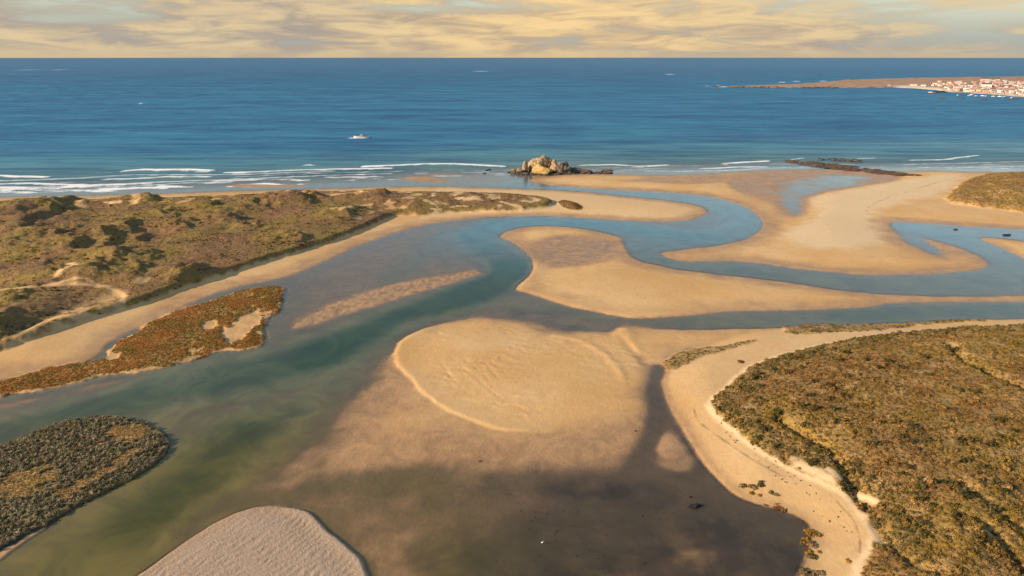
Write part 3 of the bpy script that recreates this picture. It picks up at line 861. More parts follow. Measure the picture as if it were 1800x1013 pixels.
m1 = t.n('ShaderNodeMixShader'); t.put(m1.inputs[0], bd); t.t.links.new(tr.outputs[0], m1.inputs[1]); t.t.links.new(df.outputs[0], m1.inputs[2])
gl = t.n('ShaderNodeBsdfGlossy'); t.put(gl.inputs['Roughness'], t.math('ADD', 0.10, t.math('MULTIPLY', op, 0.25))); t.put(gl.inputs['Normal'], nrm)
fr = t.n('ShaderNodeFresnel'); fr.inputs['IOR'].default_value = 1.33; t.put(fr.inputs['Normal'], nrm)
ff = t.math('MULTIPLY', fr.outputs[0], t.math('SUBTRACT', 1.0, t.math('MULTIPLY', op, 0.75)))
fr2 = t.n('ShaderNodeFresnel'); fr2.inputs['IOR'].default_value = 1.33
ff = t.math('MINIMUM', ff, t.math('SUBTRACT', 0.6, t.math('MULTIPLY', op, 0.46)))
ff = t.math('ADD', ff, t.math('MULTIPLY', op, t.ramp(fr2.outputs[0], 0.80, 0.98, 0.0, 0.08)))
m2 = t.n('ShaderNodeMixShader'); t.put(m2.inputs[0], ff); t.t.links.new(m1.outputs[0], m2.inputs[1]); t.t.links.new(gl.outputs[0], m2.inputs[2])
fd = t.n('ShaderNodeBsdfDiffuse'); fd.inputs[0].default_value = (0.70, 0.69, 0.66, 1)
fmask = t.ramp(t.math('ADD', t.math('MULTIPLY', t.noise(t.scalev(pos, 0.07, 0.30, 1), 1.0, 6, 0.72), 0.9), t.math('MULTIPLY', fo, 0.75)), 0.64, 1.02)
tw = t.n('ShaderNodeBsdfTransparent')
m25 = t.n('ShaderNodeMixShader'); t.put(m25.inputs[0], t.attr('film').outputs['Fac']); t.t.links.new(tw.outputs[0], m25.inputs[1]); t.t.links.new(m2.outputs[0], m25.inputs[2])
m3 = t.n('ShaderNodeMixShader'); t.put(m3.inputs[0], fmask); t.t.links.new(m25.outputs[0], m3.inputs[1]); t.t.links.new(fd.outputs[0], m3.inputs[2])
finish(t, m3.outputs[0])

WV = np.column_stack([WX, WY, wz])
WF = grid_faces(len(wr), WA)
fmid = wsea[WF].mean(1)
deepf = depth[WF].max(1) > 0.0
for nm, sel in (("estuary_water", (fmid <= 0) & deepf), ("sea", fmid > 0)):
    me, used = grid_mesh(nm, WV, WF[sel])
    cattr(me, 'water_colour', bc[used, 0], bc[used, 1], bc[used, 2], np.ones(used.size))
    fattr(me, 'film', sstep(0.0, 0.24, depth[used]))
    fattr(me, 'foam', np.clip(foam[used], 0, 1)); fattr(me, 'cloudiness', body[used]); fattr(me, 'open_sea', sea_w[used])
    tag(link(nm, me, wm), kind='structure')

# ------------------------------------------------------------------ plants
def leaf_clump(name, seed, n=46, rx=0.5, rz=0.42, leaf=0.17, up=0.35):
    """a bush: small leaf sprays through a lumpy dome"""
    r = np.random.default_rng(seed)
    V, Fc = [], []
    lobes = [(r.uniform(-0.28, 0.28), r.uniform(-0.28, 0.28), r.uniform(0.6, 1.0)) for _ in range(4)]
    for i in range(n):
        lx, ly, ls = lobes[i % 4]
        th = r.uniform(0, 2 * math.pi); ph = math.acos(r.uniform(-0.15, 1.0))
        rad = r.uniform(0.55, 1.0) * ls
        c = np.array([lx + rx * 0.72 * rad * math.sin(ph) * math.cos(th), ly + rx * 0.72 * rad * math.sin(ph) * math.sin(th), max(0.02, rz * 1.15 * rad * math.cos(ph) + 0.05)])
        nrm = np.array([math.sin(ph) * math.cos(th), math.sin(ph) * math.sin(th), math.cos(ph) + up]) + r.normal(0, 0.45, 3)
        nrm /= np.linalg.norm(nrm)
        a = np.cross(nrm, r.normal(0, 1, 3)); a /= np.linalg.norm(a); b = np.cross(nrm, a)
        s1, s2 = leaf * r.uniform(0.7, 1.3), leaf * r.uniform(0.5, 1.0)
        k = len(V)
        V += [tuple(c - a * s1), tuple(c - b * s2 + nrm * 0.03), tuple(c + a * s1), tuple(c + b * s2 + nrm * 0.03)]
        Fc += [(k, k + 1, k + 2), (k, k + 2, k + 3)]
    me = bpy.data.meshes.new(name)
    me.from_pydata(V, [], Fc)
    return me


def plant_mat(name, colour_fn, vary=0.35):
    m, t = new_mat(name)
    pos = t.n('ShaderNodeNewGeometry').outputs['Position']
    base = colour_fn(t, pos)
    rnd = t.n('ShaderNodeObjectInfo').outputs['Random']
    base = t.mul(1.0, base, t.mix(rnd, (1 - vary, 1 - vary, 1 - vary * 1.1), (1 + vary, 1 + vary * 0.92, 1 + vary * 0.8)))
    d = t.n('ShaderNodeBsdfDiffuse'); t.put(d.inputs[0], base)
    tl = t.n('ShaderNodeBsdfTranslucent'); t.put(tl.inputs[0], base)
    mx = t.n('ShaderNodeMixShader'); mx.inputs[0].default_value = 0.22
    t.t.links.new(d.outputs[0], mx.inputs[1]); t.t.links.new(tl.outputs[0], mx.inputs[2])
    finish(t, mx.outputs[0])
    return m


def two(c1, c2, scale):
    return lambda t, pos: t.mix(t.ramp(t.noise(pos, scale, 3, 0.6), 0.42, 0.58), c1, c2)


def dune_col(t, pos):
    c = t.mix(t.ramp(t.noise(pos, 0.030, 5, 0.62), 0.40, 0.60), (0.225, 0.120, 0.048), (0.245, 0.158, 0.034))
    return t.mix(t.ramp(t.noise(pos, 0.33, 4, 0.65), 0.50, 0.70), c, (0.120, 0.080, 0.028))


M_heath = plant_mat("heath_leaves", veg_colour, 0.28)
M_fringe = plant_mat("fringe_leaves", two((0.165, 0.125, 0.040), (0.240, 0.160, 0.062), 0.3), 0.45)
M_darkbush = plant_mat("dark_bush_leaves", two((0.075, 0.066, 0.024), (0.110, 0.084, 0.032), 0.4), 0.3)
M_duned = plant_mat("dune_scrub_leaves", two((0.150, 0.088, 0.038), (0.165, 0.112, 0.034), 0.2), 0.45)
M_dune = plant_mat("dune_grass_blades", dune_col, 0.4)
M_cushion = plant_mat("cushion_leaves", two((0.215, 0.180, 0.105), (0.290, 0.230, 0.135), 0.8), 0.5)
M_straw = plant_mat("straw_blades", two((0.42, 0.255, 0.095), (0.34, 0.20, 0.08), 0.5), 0.3)
M_marsh = plant_mat("marsh_leaves", two((0.400, 0.165, 0.038), (0.235, 0.150, 0.030), 0.07), 0.4)
M_olive = plant_mat("saltbush_leaves", two((0.150, 0.120, 0.050), (0.210, 0.150, 0.075), 0.7), 0.4)
M_amber = plant_mat("amber_leaves", two((0.33, 0.155, 0.030), (0.22, 0.135, 0.030), 0.9), 0.3)
M_redleaf = plant_mat("red_leaves", two((0.24, 0.095, 0.040), (0.18, 0.10, 0.045), 0.9), 0.3)

clumps = [leaf_clump("heath_clump", 100 + i, n=84 + 8 * i, leaf=0.115) for i in range(4)]
for c_ in clumps: c_.materials.append(M_heath)
clumps_dark = [leaf_clump("dark_clump", 150 + i, n=90, leaf=0.11) for i in range(4)]
for c_ in clumps_dark: c_.materials.append(M_darkbush)
cushions = [leaf_clump("cushion_clump", 200 + i, n=90, rx=0.5, rz=0.5, leaf=0.105) for i in range(3)]
for c_ in cushions: c_.materials.append(M_cushion)
tufts = [leaf_clump("saltbush_clump", 300 + i, n=70, rx=0.5, rz=0.34, leaf=0.12) for i in range(3)]
for c_ in tufts: c_.materials.append(M_olive)


def scatter(n, P, mask=None, thr=0.5, keep=None):
    lo, hi = P.min(0), P.max(0)
    x = rng.uniform(lo[0], hi[0], n); y = rng.uniform(lo[1], hi[1], n)
    # only where the frame, with a step to either side, can see
    ok = (np.hypot(x, y) > RMIN + 4) & (np.abs(np.arctan2(x, y)) < R(46)) & inside(x, y, P)
    x, y = x[ok], y[ok]
    if mask is not None:
        ok = field_at(mask, x, y) > thr
        x, y = x[ok], y[ok]
    return x, y


def place(name, me, x, y, s, sz=1.0, sink=0.08, z0=None):
    o = bpy.data.objects.new(name, me)
    zg = float(ground_z(np.array([x]), np.array([y]))[0]) if z0 is None else z0
    o.location = (x, y, zg - sink * s)
    o.rotation_euler = (0, 0, random.uniform(0, 6.28))
    o.scale = (s * random.uniform(0.85, 1.2), s * random.uniform(0.85, 1.2), s * sz)
    col.objects.link(o)
    return o


def stuff(name, x, y, s, sources, mat, label, cat, zs=1.0):
    """one object of ground cover: a cloud of points carrying bushes"""
    zg = ground_z(x, y) - 0.06 * s
    me = bpy.data.meshes.new(name)
    me.vertices.add(len(x)); me.vertices.foreach_set('co', np.column_stack([x, y, zg]).astype(np.float32).ravel())
    fattr(me, 'size', s); fattr(me, 'turn', rng.uniform(0, 6.28, len(x)))
    o = tag(link(name, me), label, cat, kind='stuff')
    ng = bpy.data.node_groups.new(name, 'GeometryNodeTree')
    ng.interface.new_socket('Geometry', in_out='INPUT', socket_type='NodeSocketGeometry')
    ng.interface.new_socket('Geometry', in_out='OUTPUT', socket_type='NodeSocketGeometry')
    nd, lk = ng.nodes, ng.links
    gi = nd.new('NodeGroupInput'); go = nd.new('NodeGroupOutput')
    g2i = nd.new('GeometryNodeGeometryToInstance')
    for src in sources:
        oi = nd.new('GeometryNodeObjectInfo'); oi.inputs[0].default_value = src
        sm = nd.new('GeometryNodeSetMaterial'); sm.inputs['Material'].default_value = mat
        lk.new(oi.outputs['Geometry'], sm.inputs[0]); lk.new(sm.outputs[0], g2i.inputs[0])
    ip = nd.new('GeometryNodeInstanceOnPoints'); ip.inputs['Pick Instance'].default_value = True
    na = nd.new('GeometryNodeInputNamedAttribute'); na.data_type = 'FLOAT'; na.inputs[0].default_value = 'size'
    nt = nd.new('GeometryNodeInputNamedAttribute'); nt.data_type = 'FLOAT'; nt.inputs[0].default_value = 'turn'
    cx = nd.new('ShaderNodeCombineXYZ'); lk.new(nt.outputs[0], cx.inputs[2])
    cs = nd.new('ShaderNodeVectorMath'); cs.operation = 'MULTIPLY'; cs.inputs[1].default_value = (1, 1, zs)
    lk.new(na.outputs[0], cs.inputs[0])
    lk.new(gi.outputs[0], ip.inputs['Points']); lk.new(g2i.outputs[0], ip.inputs['Instance'])
    lk.new(cx.outputs[0], ip.inputs['Rotation']); lk.new(cs.outputs[0], ip.inputs['Scale'])
    lk.new(ip.outputs[0], go.inputs[0])
    md = o.modifiers.new('cover', 'NODES'); md.node_group = ng
    return o


# --- heath at the right: the 300 largest bushes one by one, the rest as cover
P = SD['scrub'][1]
x, y = scatter(60000, P, scrub * (1 - np.maximum(cut, cut2)), 0.6)
dens = perlin(x / 5.0, y / 5.0, 91) + 0.6 * perlin(x / 1.8, y / 1.8, 92)
x, y, dens = x[dens > -0.35], y[dens > -0.35], dens[dens > -0.35]
dist = np.hypot(x, y)
keepn = rng.random(len(x)) < np.clip(1.25 - dist / 420.0, 0.28, 1)
x, y, dens, dist = x[keepn], y[keepn], dens[keepn], dist[keepn]
s = np.clip(rng.lognormal(-0.38, 0.45, len(x)), 0.32, 2.2) * (1 + 0.5 * np.clip(dens, 0, 1))
vis = s / dist * (np.abs(np.arctan2(x, y)) < R(40)) * (dist > 150)
order = np.argsort(-vis)
heath = []
for k in order[:300]:
    dk = (len(heath) % 8) > 3
    o = place("heath_shrub", (clumps_dark if dk else clumps)[k % 4], x[k], y[k], (1.25 if dk else 1.1) * s[k], 0.95)
    rs_ = float(field_at(s_s, x[k:k + 1], y[k:k + 1])[0])
    sp_ = "on the sandy rim of the right heath" if rs_ < 5 else "in the near corner of the right heath" if y[k] < 150 else "in the middle of the right heath" if y[k] < 200 else "in the far part of the right heath"
    tag(o, f"{'tall' if s[k] > 1.6 else 'low'} {'dark green' if dk else 'tawny'} bush standing out {sp_}", "shrub", "larger bushes of the heath at right")
    heath.append(o)
rest = order[300:]
fr_s = field_at(s_s, x[rest], y[rest]) + 5 * perlin(x[rest] / 6, y[rest] / 6, 94)
fr_ = rest[(fr_s < 9) & (y[rest] > 120)]; rest = rest[~((fr_s < 9) & (y[rest] > 120))]
n_heath = len(rest)
stuff("heath_cover", x[rest], y[rest], s[rest], heath[:4], M_heath, "golden brown heath and dry grass covering the headland at right", "heath", 0.75)
stuff("heath_fringe", x[fr_], y[fr_], s[fr_], heath[:4], M_fringe, "darker olive green bushes along the sandy rim of the right heath", "heath")

# --- bush island
P = SD['island'][1]
x, y = scatter(9000, P, island, 0.6)
straw_f = np.exp(-(((x - at(228, 765)[0]) / 7.5) ** 2 + ((y - at(228, 765)[1]) / 7.0) ** 2)) + np.exp(-(((x - at(40, 855)[0]) / 9) ** 2 + ((y - at(40, 855)[1]) / 8) ** 2)) + 0.9 * np.exp(-(seg_dist(x, y, poly([(110, 880), (180, 835), (230, 800)]), False) / 2.2) ** 2)
isst = straw_f + 0.55 * perlin(x / 3.0, y / 3.0, 95) + 0.25 * perlin(x / 1.2, y / 1.2, 96) > 0.52
xs_, ys_ = x[isst], y[isst]
xb, yb = x[~isst], y[~isst]
# cushions do not grow through each other: thin them out
cell = {}
pick = []
for k in range(len(xb)):
    c_ = (int(xb[k] / 0.95), int(yb[k] / 0.95))
    if c_ not in cell: cell[c_] = k; pick.append(k)
xb, yb = xb[pick], yb[pick]
sb_ = rng.uniform(1.05, 1.8, len(xb))
vis = sb_ / np.hypot(xb, yb) * (np.abs(np.arctan2(xb, yb)) < R(41))
order = np.argsort(-vis)
cush = []
for k in order[:300]:
    o = place("cushion_shrub", cushions[k % 3], xb[k], yb[k], sb_[k], 0.95)
    ri_ = float(field_at(s_i, xb[k:k + 1], yb[k:k + 1])[0])
    sp_ = "at the water's edge of" if ri_ < 1.6 else "just inside the rim of" if ri_ < 4 else "in the middle of"
    tag(o, f"{'large' if sb_[k] > 1.45 else 'small'} grey green cushion bush {sp_} the low island at left", "shrub", "cushion bushes on the low island")
    cush.append(o)
rest = order[300:]
stuff("cushion_cover", xb[rest], yb[rest], sb_[rest], cush[:3], M_cushion, "mass of grey green cushion bushes covering the low island at left", "scrub")
stuff("straw_grass", xs_, ys_, rng.uniform(0.35, 0.7, len(xs_)), cush[:3], M_straw, "straw coloured grass patches between the bushes of the left island", "grass", 0.7)

# --- marsh, dunes, hill
P = SD['marsh'][1]
x, y = scatter(26000, P, marsh, 0.55)
stuff("marsh_plants", x, y, rng.uniform(0.35, 0.95, len(x)), heath[:4], M_marsh, "rust red and olive saltmarsh plants beside the left channel", "marsh plants", 0.55)
P = SD['dune'][1]
x, y = scatter(42000, P, dune * (1 - path_m) * (1 - bare) * (1 - terr), 0.7)
dens = perlin(x / 9.0, y / 9.0, 97) + 0.7 * perlin(x / 3.5, y / 3.5, 98)
x, y = x[dens > -0.1], y[dens > -0.1]
stuff("dune_grass", x, y, np.clip(rng.lognormal(-0.35, 0.45, len(x)), 0.35, 1.7), heath[:4], M_dune, "olive brown grass and scrub covering the left dunes", "grass", 0.5)
P = SD['hill'][1]
x, y = scatter(14000, P, hill, 0.6)
stuff("hill_scrub", x, y, rng.uniform(0.6, 1.6, len(x)), heath[:4], M_heath, "brown scrub on the small sandy hill at the right edge", "scrub", 0.6)
x, y = scatter(900, SD['dunetip'][1], None)
stuff("tip_grass", x, y, rng.uniform(0.5, 1.1, len(x)), heath[:4], M_dune, "dry grass on the little mound at the tip of the dunes", "grass", 0.6)

x, y = scatter(30000, SD['dune'][1], dune * (1 - path_m) * (1 - bare) * (1 - terr), 0.7)
dens = perlin(x / 22.0, y / 16.0, 197) + 0.6 * perlin(x / 7, y / 5, 198)
x, y = x[dens > 0.24], y[dens > 0.24]
stuff("dune_scrub", x, y, np.clip(rng.lognormal(0.0, 0.4, len(x)), 0.5, 2.4), heath[:4], M_duned, "darker brown scrub patches in the hollows of the left dunes", "scrub", 0.6)

# --- bushes of the two sandy strips, one by one
x, y = scatter(900, SD['strip2'][1], strip, 0.6)
for k in range(min(90, len(x))):
    o = place("saltmarsh_shrub", tufts[k % 3], x[k], y[k], random.uniform(0.6, 1.3), 0.8)
    tag(o, "small dark bush on the sandy point beside the narrow creek", "shrub", "bushes on the sandy point")
x, y = scatter(2600, SD['strip'][1], strip, 0.6)
for k in range(min(210, len(x))):
    o = place("saltmarsh_shrub", tufts[k % 3], x[k], y[k], random.uniform(0.8, 2.0), 0.7)
    tag(o, "dark low bush in the strip between blue channel and sandy track, " + ("left part" if x[k] < at(1480, 580)[0] else "middle part" if x[k] < at(1600, 575)[0] else "right part"), "shrub", "bushes along the channel edge above the heath")
x, y = scatter(500, poly([(1235, 700), (1290, 690), (1400, 835), (1520, 930), (1500, 950), (1380, 850), (1290, 780)], 1.5), 1 - veg, 0.5)
for k in range(min(46, len(x))):
    o = place("dune_tussock", tufts[k % 3], x[k], y[k], random.uniform(0.3, 0.7), 0.8)
    tag(o, "small tussock on the pale sand slope below the heath", "tussock", "tussocks on the sand slope")

# --- single clumps on the near right beach
beach = [(1305, 854, 2.2, M_olive, "leafy olive clump, leftmost of the group on the beach rise"),
         (1325, 857, 2.0, M_olive, "grey olive clump in the middle of the group on the beach rise"),
         (1319, 866, 1.5, M_amber, "small brown clump at the lower edge of the beach rise group"),
         (1341, 855, 2.0, M_olive, "dark clump at the upper right of the group on the beach rise"),
         (1336, 870, 1.1, M_amber, "tiny brown clump under the middle of the beach rise group"),
         (1359, 869, 1.7, M_olive, "separate olive clump just right of the beach rise group"),
         (1347, 886, 0.7, M_redleaf, "smallest reddish sprig on the wet beach near the tide line"),
         (1372, 893, 2.3, M_redleaf, "reddish brown clump at the water edge above the dark pool"),
         (1400, 911, 1.9, M_amber, "long olive clump at the upper corner of the dark pool"),
         (1413, 917, 2.0, M_amber, "amber clump joined to the corner of the dark pool"),
         (1430, 936, 2.7, M_amber, "orange brown clump, topmost of the row down the near beach"),
         (1421, 952, 2.6, M_amber, "yellow brown clump, second of the row down the near beach"),
         (1431, 956, 1.7, M_olive, "dark clump touching the second clump of the near beach row"),
         (1418, 972, 2.6, M_amber, "amber clump, third of the row down the near beach"),
         (1427, 978, 2.0, M_olive, "dark olive clump under the third clump of the near beach row"),
         (1441, 971, 0.9, M_amber, "little round clump set apart right of the near beach row"),
         (1420, 1006, 2.8, M_olive, "broad olive clump at the bottom edge of the near beach"),
         (1440, 1008, 1.8, M_olive, "smaller olive clump beside the one at the bottom edge"),
         (1493, 990, 1.2, M_amber, "orange clump at the foot of the heath near the bottom edge"),
         (1302, 643, 2.2, M_redleaf, "single round brown bush on the pale track above the heath tip")]
for i, (px, py, s_, mt, lb) in enumerate(beach):
    cx, cy = at(px, py, 0.4)
    me = leaf_clump("beach_clump", 400 + i, n=90, rx=0.5, rz=0.26, leaf=0.12)
    me.materials.append(mt)
    tag(place("beach_clump", me, cx, cy, s_ * 1.35, 0.6, sink=0.03), lb, "plant clump", "clumps on the near right beach")

# ------------------------------------------------------------------ rocks
def rock_mat(name, c1, c2, dark, zband):
    m, t = new_mat(name)
    g = t.n('ShaderNodeNewGeometry').outputs['Position']
    sp = t.n('ShaderNodeSeparateXYZ'); t.put(sp.inputs[0], g)
    n_ = t.noise(g, 0.35, 5, 0.65)
    c = t.mix(t.ramp(n_, 0.38, 0.62), c1, c2)
    c = t.mul(1.0, c, t.mix(t.ramp(t.noise(g, 1.7, 4, 0.7), 0.3, 0.65), (0.32, 0.30, 0.28), (1.12, 1.1, 1.08)))
    zn = t.math('ADD', sp.outputs[2], t.math('MULTIPLY', t.math('SUBTRACT', n_, 0.5), 3.0))
    c = t.mix(t.ramp(zn, zband * 0.6, zband * 1.3, 1.0, 0.0), c, dark)     # weed and lichen up to the high tide mark
    finish(t, principled(t, c, 0.9, 0.25, bump(t, t.noise(g, 0.8, 6, 0.7), 0.8, 0.8)))
    return m


M_granite = rock_mat("golden_granite", (0.42, 0.275, 0.125), (0.35, 0.25, 0.165), (0.070, 0.052, 0.036), 2.6)
M_graniteg = rock_mat("yellow_granite", (0.52, 0.32, 0.085), (0.44, 0.30, 0.14), (0.10, 0.07, 0.04), 1.2)  # yellower tone for the boulder at the islet's front
M_darkrock = rock_mat("dark_granite", (0.115, 0.095, 0.07), (0.16, 0.125, 0.095), (0.06, 0.045, 0.035), 1.0)
M_weed = rock_mat("weed_rock", (0.115, 0.070, 0.042), (0.085, 0.066, 0.030), (0.075, 0.045, 0.034), 0.5)
M_weedr = rock_mat("red_weed_rock", (0.150, 0.066, 0.048), (0.105, 0.060, 0.040), (0.085, 0.045, 0.036), 0.4)
M_black = rock_mat("wet_black_rock", (0.022, 0.021, 0.020), (0.030, 0.026, 0.022), (0.018, 0.016, 0.016), 0.2)


def rock_mesh(seed, sub=3, rough=0.34, cracks=0.0):
    bm = bmesh.new()
    bmesh.ops.create_icosphere(bm, subdivisions=sub, radius=0.5)
    off = Vector((seed * 3.71, seed * 1.37, seed * 2.11))
    for v in bm.verts:
        d = v.co.normalized()
        k = 1 + rough * mnoise.noise(d * 1.1 + off) * 1.3 + rough * 0.6 * mnoise.noise(d * 2.6 + off) + rough * 0.32 * mnoise.noise(d * 6 + off)
        if cracks:
            k -= cracks * max(0, 1 - abs(mnoise.noise(d * 1.7 + off * 1.3)) * 9)
        v.co = d * 0.5 * k
        v.co.z = max(v.co.z, -0.18)
    me = bpy.data.meshes.new("rock")
    bm.to_mesh(me); bm.free()
    if sub >= 3:
        for p in me.polygons: p.use_smooth = True
    return me


def rock(px, py, w_, d_, h_, mat, label, group=None, seed=None, sub=3, name="rock", base=None, rough=0.34, tilt=0.0, cat="rock"):
    cx, cy = at(px, py)
    me = rock_mesh(seed if seed is not None else random.randint(0, 9999), sub, rough, 0.20 if sub > 3 else 0.0)
    me.materials.append(mat)
    o = bpy.data.objects.new(name, me)
    zb = base
    if zb is None:
        rr_ = math.hypot(cx, cy)
        zb = max(-0.3, float(ground_z(np.array([cx]), np.array([cy]))[0])) if rr_ < RMAX - 5 else 0.0
    o.location = (cx, cy, zb + 0.18 * h_ / 0.68 - 0.06 * h_)
    o.rotation_euler = (tilt, tilt * 0.5, random.uniform(-0.5, 0.5))
    o.scale = (w_, d_, h_ / 0.68)
    col.objects.link(o)
    return tag(o, label, cat, group)


isl = [(923, 304.0, 5.2, 5.5, 12.5, M_granite, "slender upright rock spire at the left of the beach islet", 4, 3),
       (941, 303.0, 13, 13, 10.0, M_granite, "pale sloping boulder leaning against the tallest rock of the islet", 4, 8),
       (949, 301.5, 19, 16, 15.0, M_granite, "tallest cream boulder crowning the rock islet", 4, 12),
       (951, 305.5, 17, 12, 7.6, M_graniteg, "golden yellow boulder at the front of the rock islet", 4, 21),
       (968, 302.5, 9, 9, 9.0, M_darkrock, "dark cleft rock between the two pale boulders of the islet", 4, 25),
       (979, 304.0, 14, 12, 12.5, M_granite, "right hand pale boulder of the islet with a pointed top", 4, 33),
       (991, 304.0, 14, 12, 9.2, M_darkrock, "dark sloping rock closing the right side of the islet", 4, 37),
       (905, 304.0, 8, 7, 4.2, M_granite, "low pale rock at the far left foot of the islet", 3, 41),
       (914, 304.5, 7, 6, 4.6, M_granite, "small pale rock just left of the upright spire", 3, 45),
       (1013, 302.5, 22, 8, 3.6, M_darkrock, "long flat dark rock right of the islet", 3, 51),
       (860, 299.5, 4.5, 3, 1.5, M_black, "larger of two touching black rocks in the surf left of the islet", 3, 53),
       (855, 300.0, 3.6, 3, 1.1, M_black, "smaller of two touching black rocks in the surf left of the islet", 3, 55),
       (852, 305.0, 3.6, 3, 1.1, M_black, "lone black rock in the shallows, leftmost before the islet", 3, 57),
       (897, 303.5, 5.6, 3, 1.1, M_black, "flat black rock in the shallows just left of the islet", 3, 59)]
for px, py, w_, d_, h_, mt, lb, sub, sd_ in isl:
    rock(px, py, w_, d_, h_, mt, lb, seed=sd_, sub=sub, rough=0.26 if w_ < 6 else 0.5, name="boulder" if h_ > 4 else "rock")
for k in range(70):
    px = random.uniform(897, 1004); py = random.uniform(303.5, 307.5)
    rock(px, py, random.uniform(2, 6), random.uniform(2, 4), random.uniform(0.9, 2.6), random.choice([M_darkrock, M_weed, M_granite]), "small rock in the rubble round the foot of the islet", "rubble round the islet", sub=2, name="rubble_rock")
for k in range(40):
    px = random.uniform(1000, 1078); py = random.uniform(300.5, 307) + (px - 1040) * -0.01
    rock(px, py, random.uniform(3, 8), random.uniform(2, 4), random.uniform(0.8, 2.0), random.choice([M_darkrock, M_weed]), "low dark rock in the reef trailing right of the islet", "reef right of the islet", sub=2, name="reef_rock")
for k in range(230):
    f = random.random()
    px = 1388 + 222 * f; mid = 284 + 26.5 * f; th = 5.0 * (1 - abs(2 * f - 0.9)) + 1.3
    py = mid + random.uniform(-th, th) * 0.8
    rock(px, py, random.uniform(4, 13), random.uniform(4, 9), random.uniform(0.7, 2.0) * (1.1 - 0.5 * f), random.choice([M_weed, M_weed, M_weedr, M_darkrock]), "weedy brown rock in the long reef running out from the right beach", "long reef on the right beach", sub=2, name="reef_rock", rough=0.45)
for k in range(26):
    px = random.uniform(1440, 1515); py = 280 + (px - 1440) * 0.05 + random.uniform(-2.2, 2.2)
    rock(px, py, random.uniform(3, 8), random.uniform(2.5, 5), random.uniform(0.6, 1.8), M_darkrock, "dark rock in the surf seaward of the long reef", "surf rocks beyond the long reef", sub=2, name="reef_rock", base=0)
rock(1455, 296.5, 9, 3, 0.9, M_black, "flat black rock on the wet sand before the long reef", seed=61, sub=3)
rock(1680, 404, 2.4, 1.8, 0.9, M_black, "small black rock poking out of the right hand channel", seed=65, sub=3, base=-0.2)
rock(1222, 890.5, 2.7, 1.5, 0.75, M_black, "black weed covered rock in the dark pool at the lower right", seed=67, sub=4, base=-0.12, rough=0.6)
rock(1214, 874, 0.7, 0.5, 0.3, M_black, "tiny black rock just above the black weedy rock in the pool", seed=68, sub=2, base=-0.05)
rock(1117, 758, 0.9, 0.6, 0.3, M_weed, "brown stone at the mouth of the little creek", seed=69, sub=2)
rock(844, 811, 0.8, 0.5, 0.25, M_weed, "dark stone on the lower edge of the sand apron", seed=70, sub=2)
for k in range(56):
    px = random.gauss(1010, 60); py = random.uniform(885, 1010)
    if not (850 < px < 1180): continue
    rock(px, py, random.uniform(0.22, 0.5), random.uniform(0.2, 0.4), random.uniform(0.22, 0.34), M_black, "tiny dark stone lying in the shallow muddy pool at bottom centre", "stones in the muddy pool", sub=1, name="stone", base=-0.15, cat="stone")

# ------------------------------------------------------------------ boats, bird
def simple_mat(name, c, rough=0.6, scale=2.0, var=0.2):
    m, t = new_mat(name)
    tcn = t.n('ShaderNodeTexCoord').outputs['Object']
    n_ = t.noise(tcn, scale, 4, 0.6)
    cc_ = t.mul(1.0, (*c, 1), t.mix(n_, (1 - var,) * 3, (1 + var,) * 3))
    finish(t, principled(t, cc_, rough, 0.4))
    return m


def hull_mesh(L, W, D, n=11):
    bm = bmesh.new(); rows = []
    for i in range(n):
        u = i / (n - 1) * 2 - 1
        wd = W / 2 * (1 - max(0, u) ** 2.6) * (0.78 + 0.22 * min(1, (1 - abs(u)) * 3 + 0.6 * (u > 0)))
        wd = max(wd, 0.02); sheer = D * (1 + 0.28 * u * u * (1.3 if u > 0 else 0.5))
        row = []
        for k, (a, b) in enumerate(((-1, 1), (-0.86, 0.45), (-0.5, 0.08), (0, 0), (0.5, 0.08), (0.86, 0.45), (1, 1))):
            row.append(bm.verts.new((u * L / 2, a * wd, b * sheer - 0.2 * D)))
        for k, (a, b) in enumerate(((0.9, 1), (0.72, 0.45), (0.4, 0.22), (0, 0.2), (-0.4, 0.22), (-0.72, 0.45), (-0.9, 1))):
            row.append(bm.verts.new((u * L / 2 * 0.96, a * wd, b * sheer - 0.2 * D)))
        rows.append(row)
    for r0, r1 in zip(rows[:-1], rows[1:]):
        for k in range(14):
            bm.faces.new((r0[k], r0[(k + 1) % 14], r1[(k + 1) % 14], r1[k]))
    bm.faces.new(rows[0][:7] + rows[0][7:]); bm.faces.new(list(reversed(rows[-1])))
    bmesh.ops.recalc_face_normals(bm, faces=bm.faces)
    me = bpy.data.meshes.new("hull"); bm.to_mesh(me); bm.free()
    return me


def box_mesh(name, sx, sy, sz, taper=1.0, bev=0.0):
    bm = bmesh.new()
    r = bmesh.ops.create_cube(bm, size=1.0)
    for v in bm.verts:
        k = taper if v.co.z > 0 else 1.0
        v.co = Vector((v.co.x * sx * k, v.co.y * sy * k, (v.co.z + 0.5) * sz))
    if bev: bmesh.ops.bevel(bm, geom=bm.edges[:], offset=bev, segments=1, affect='EDGES')
    me = bpy.data.meshes.new(name); bm.to_mesh(me); bm.free()
    return me


M_dinghy = simple_mat("tarred_wood", (0.025, 0.025, 0.028))
M_plank = simple_mat("weathered_wood", (0.10, 0.085, 0.07))
cx, cy = at(1770, 414)
bt = link("rowing_boat", None, loc=(cx, cy, 0.0), rz=0.12)
tag(bt, "small dark rowing boat lying in the right hand channel", "boat")
link("hull", hull_mesh(5.0, 1.7, 0.75), M_dinghy, bt)
for u in (-1.2, 0.0, 1.2):
    link("thwart", box_mesh("thwart", 0.28, 1.2, 0.05), M_plank, bt, loc=(u, 0, 0.36))

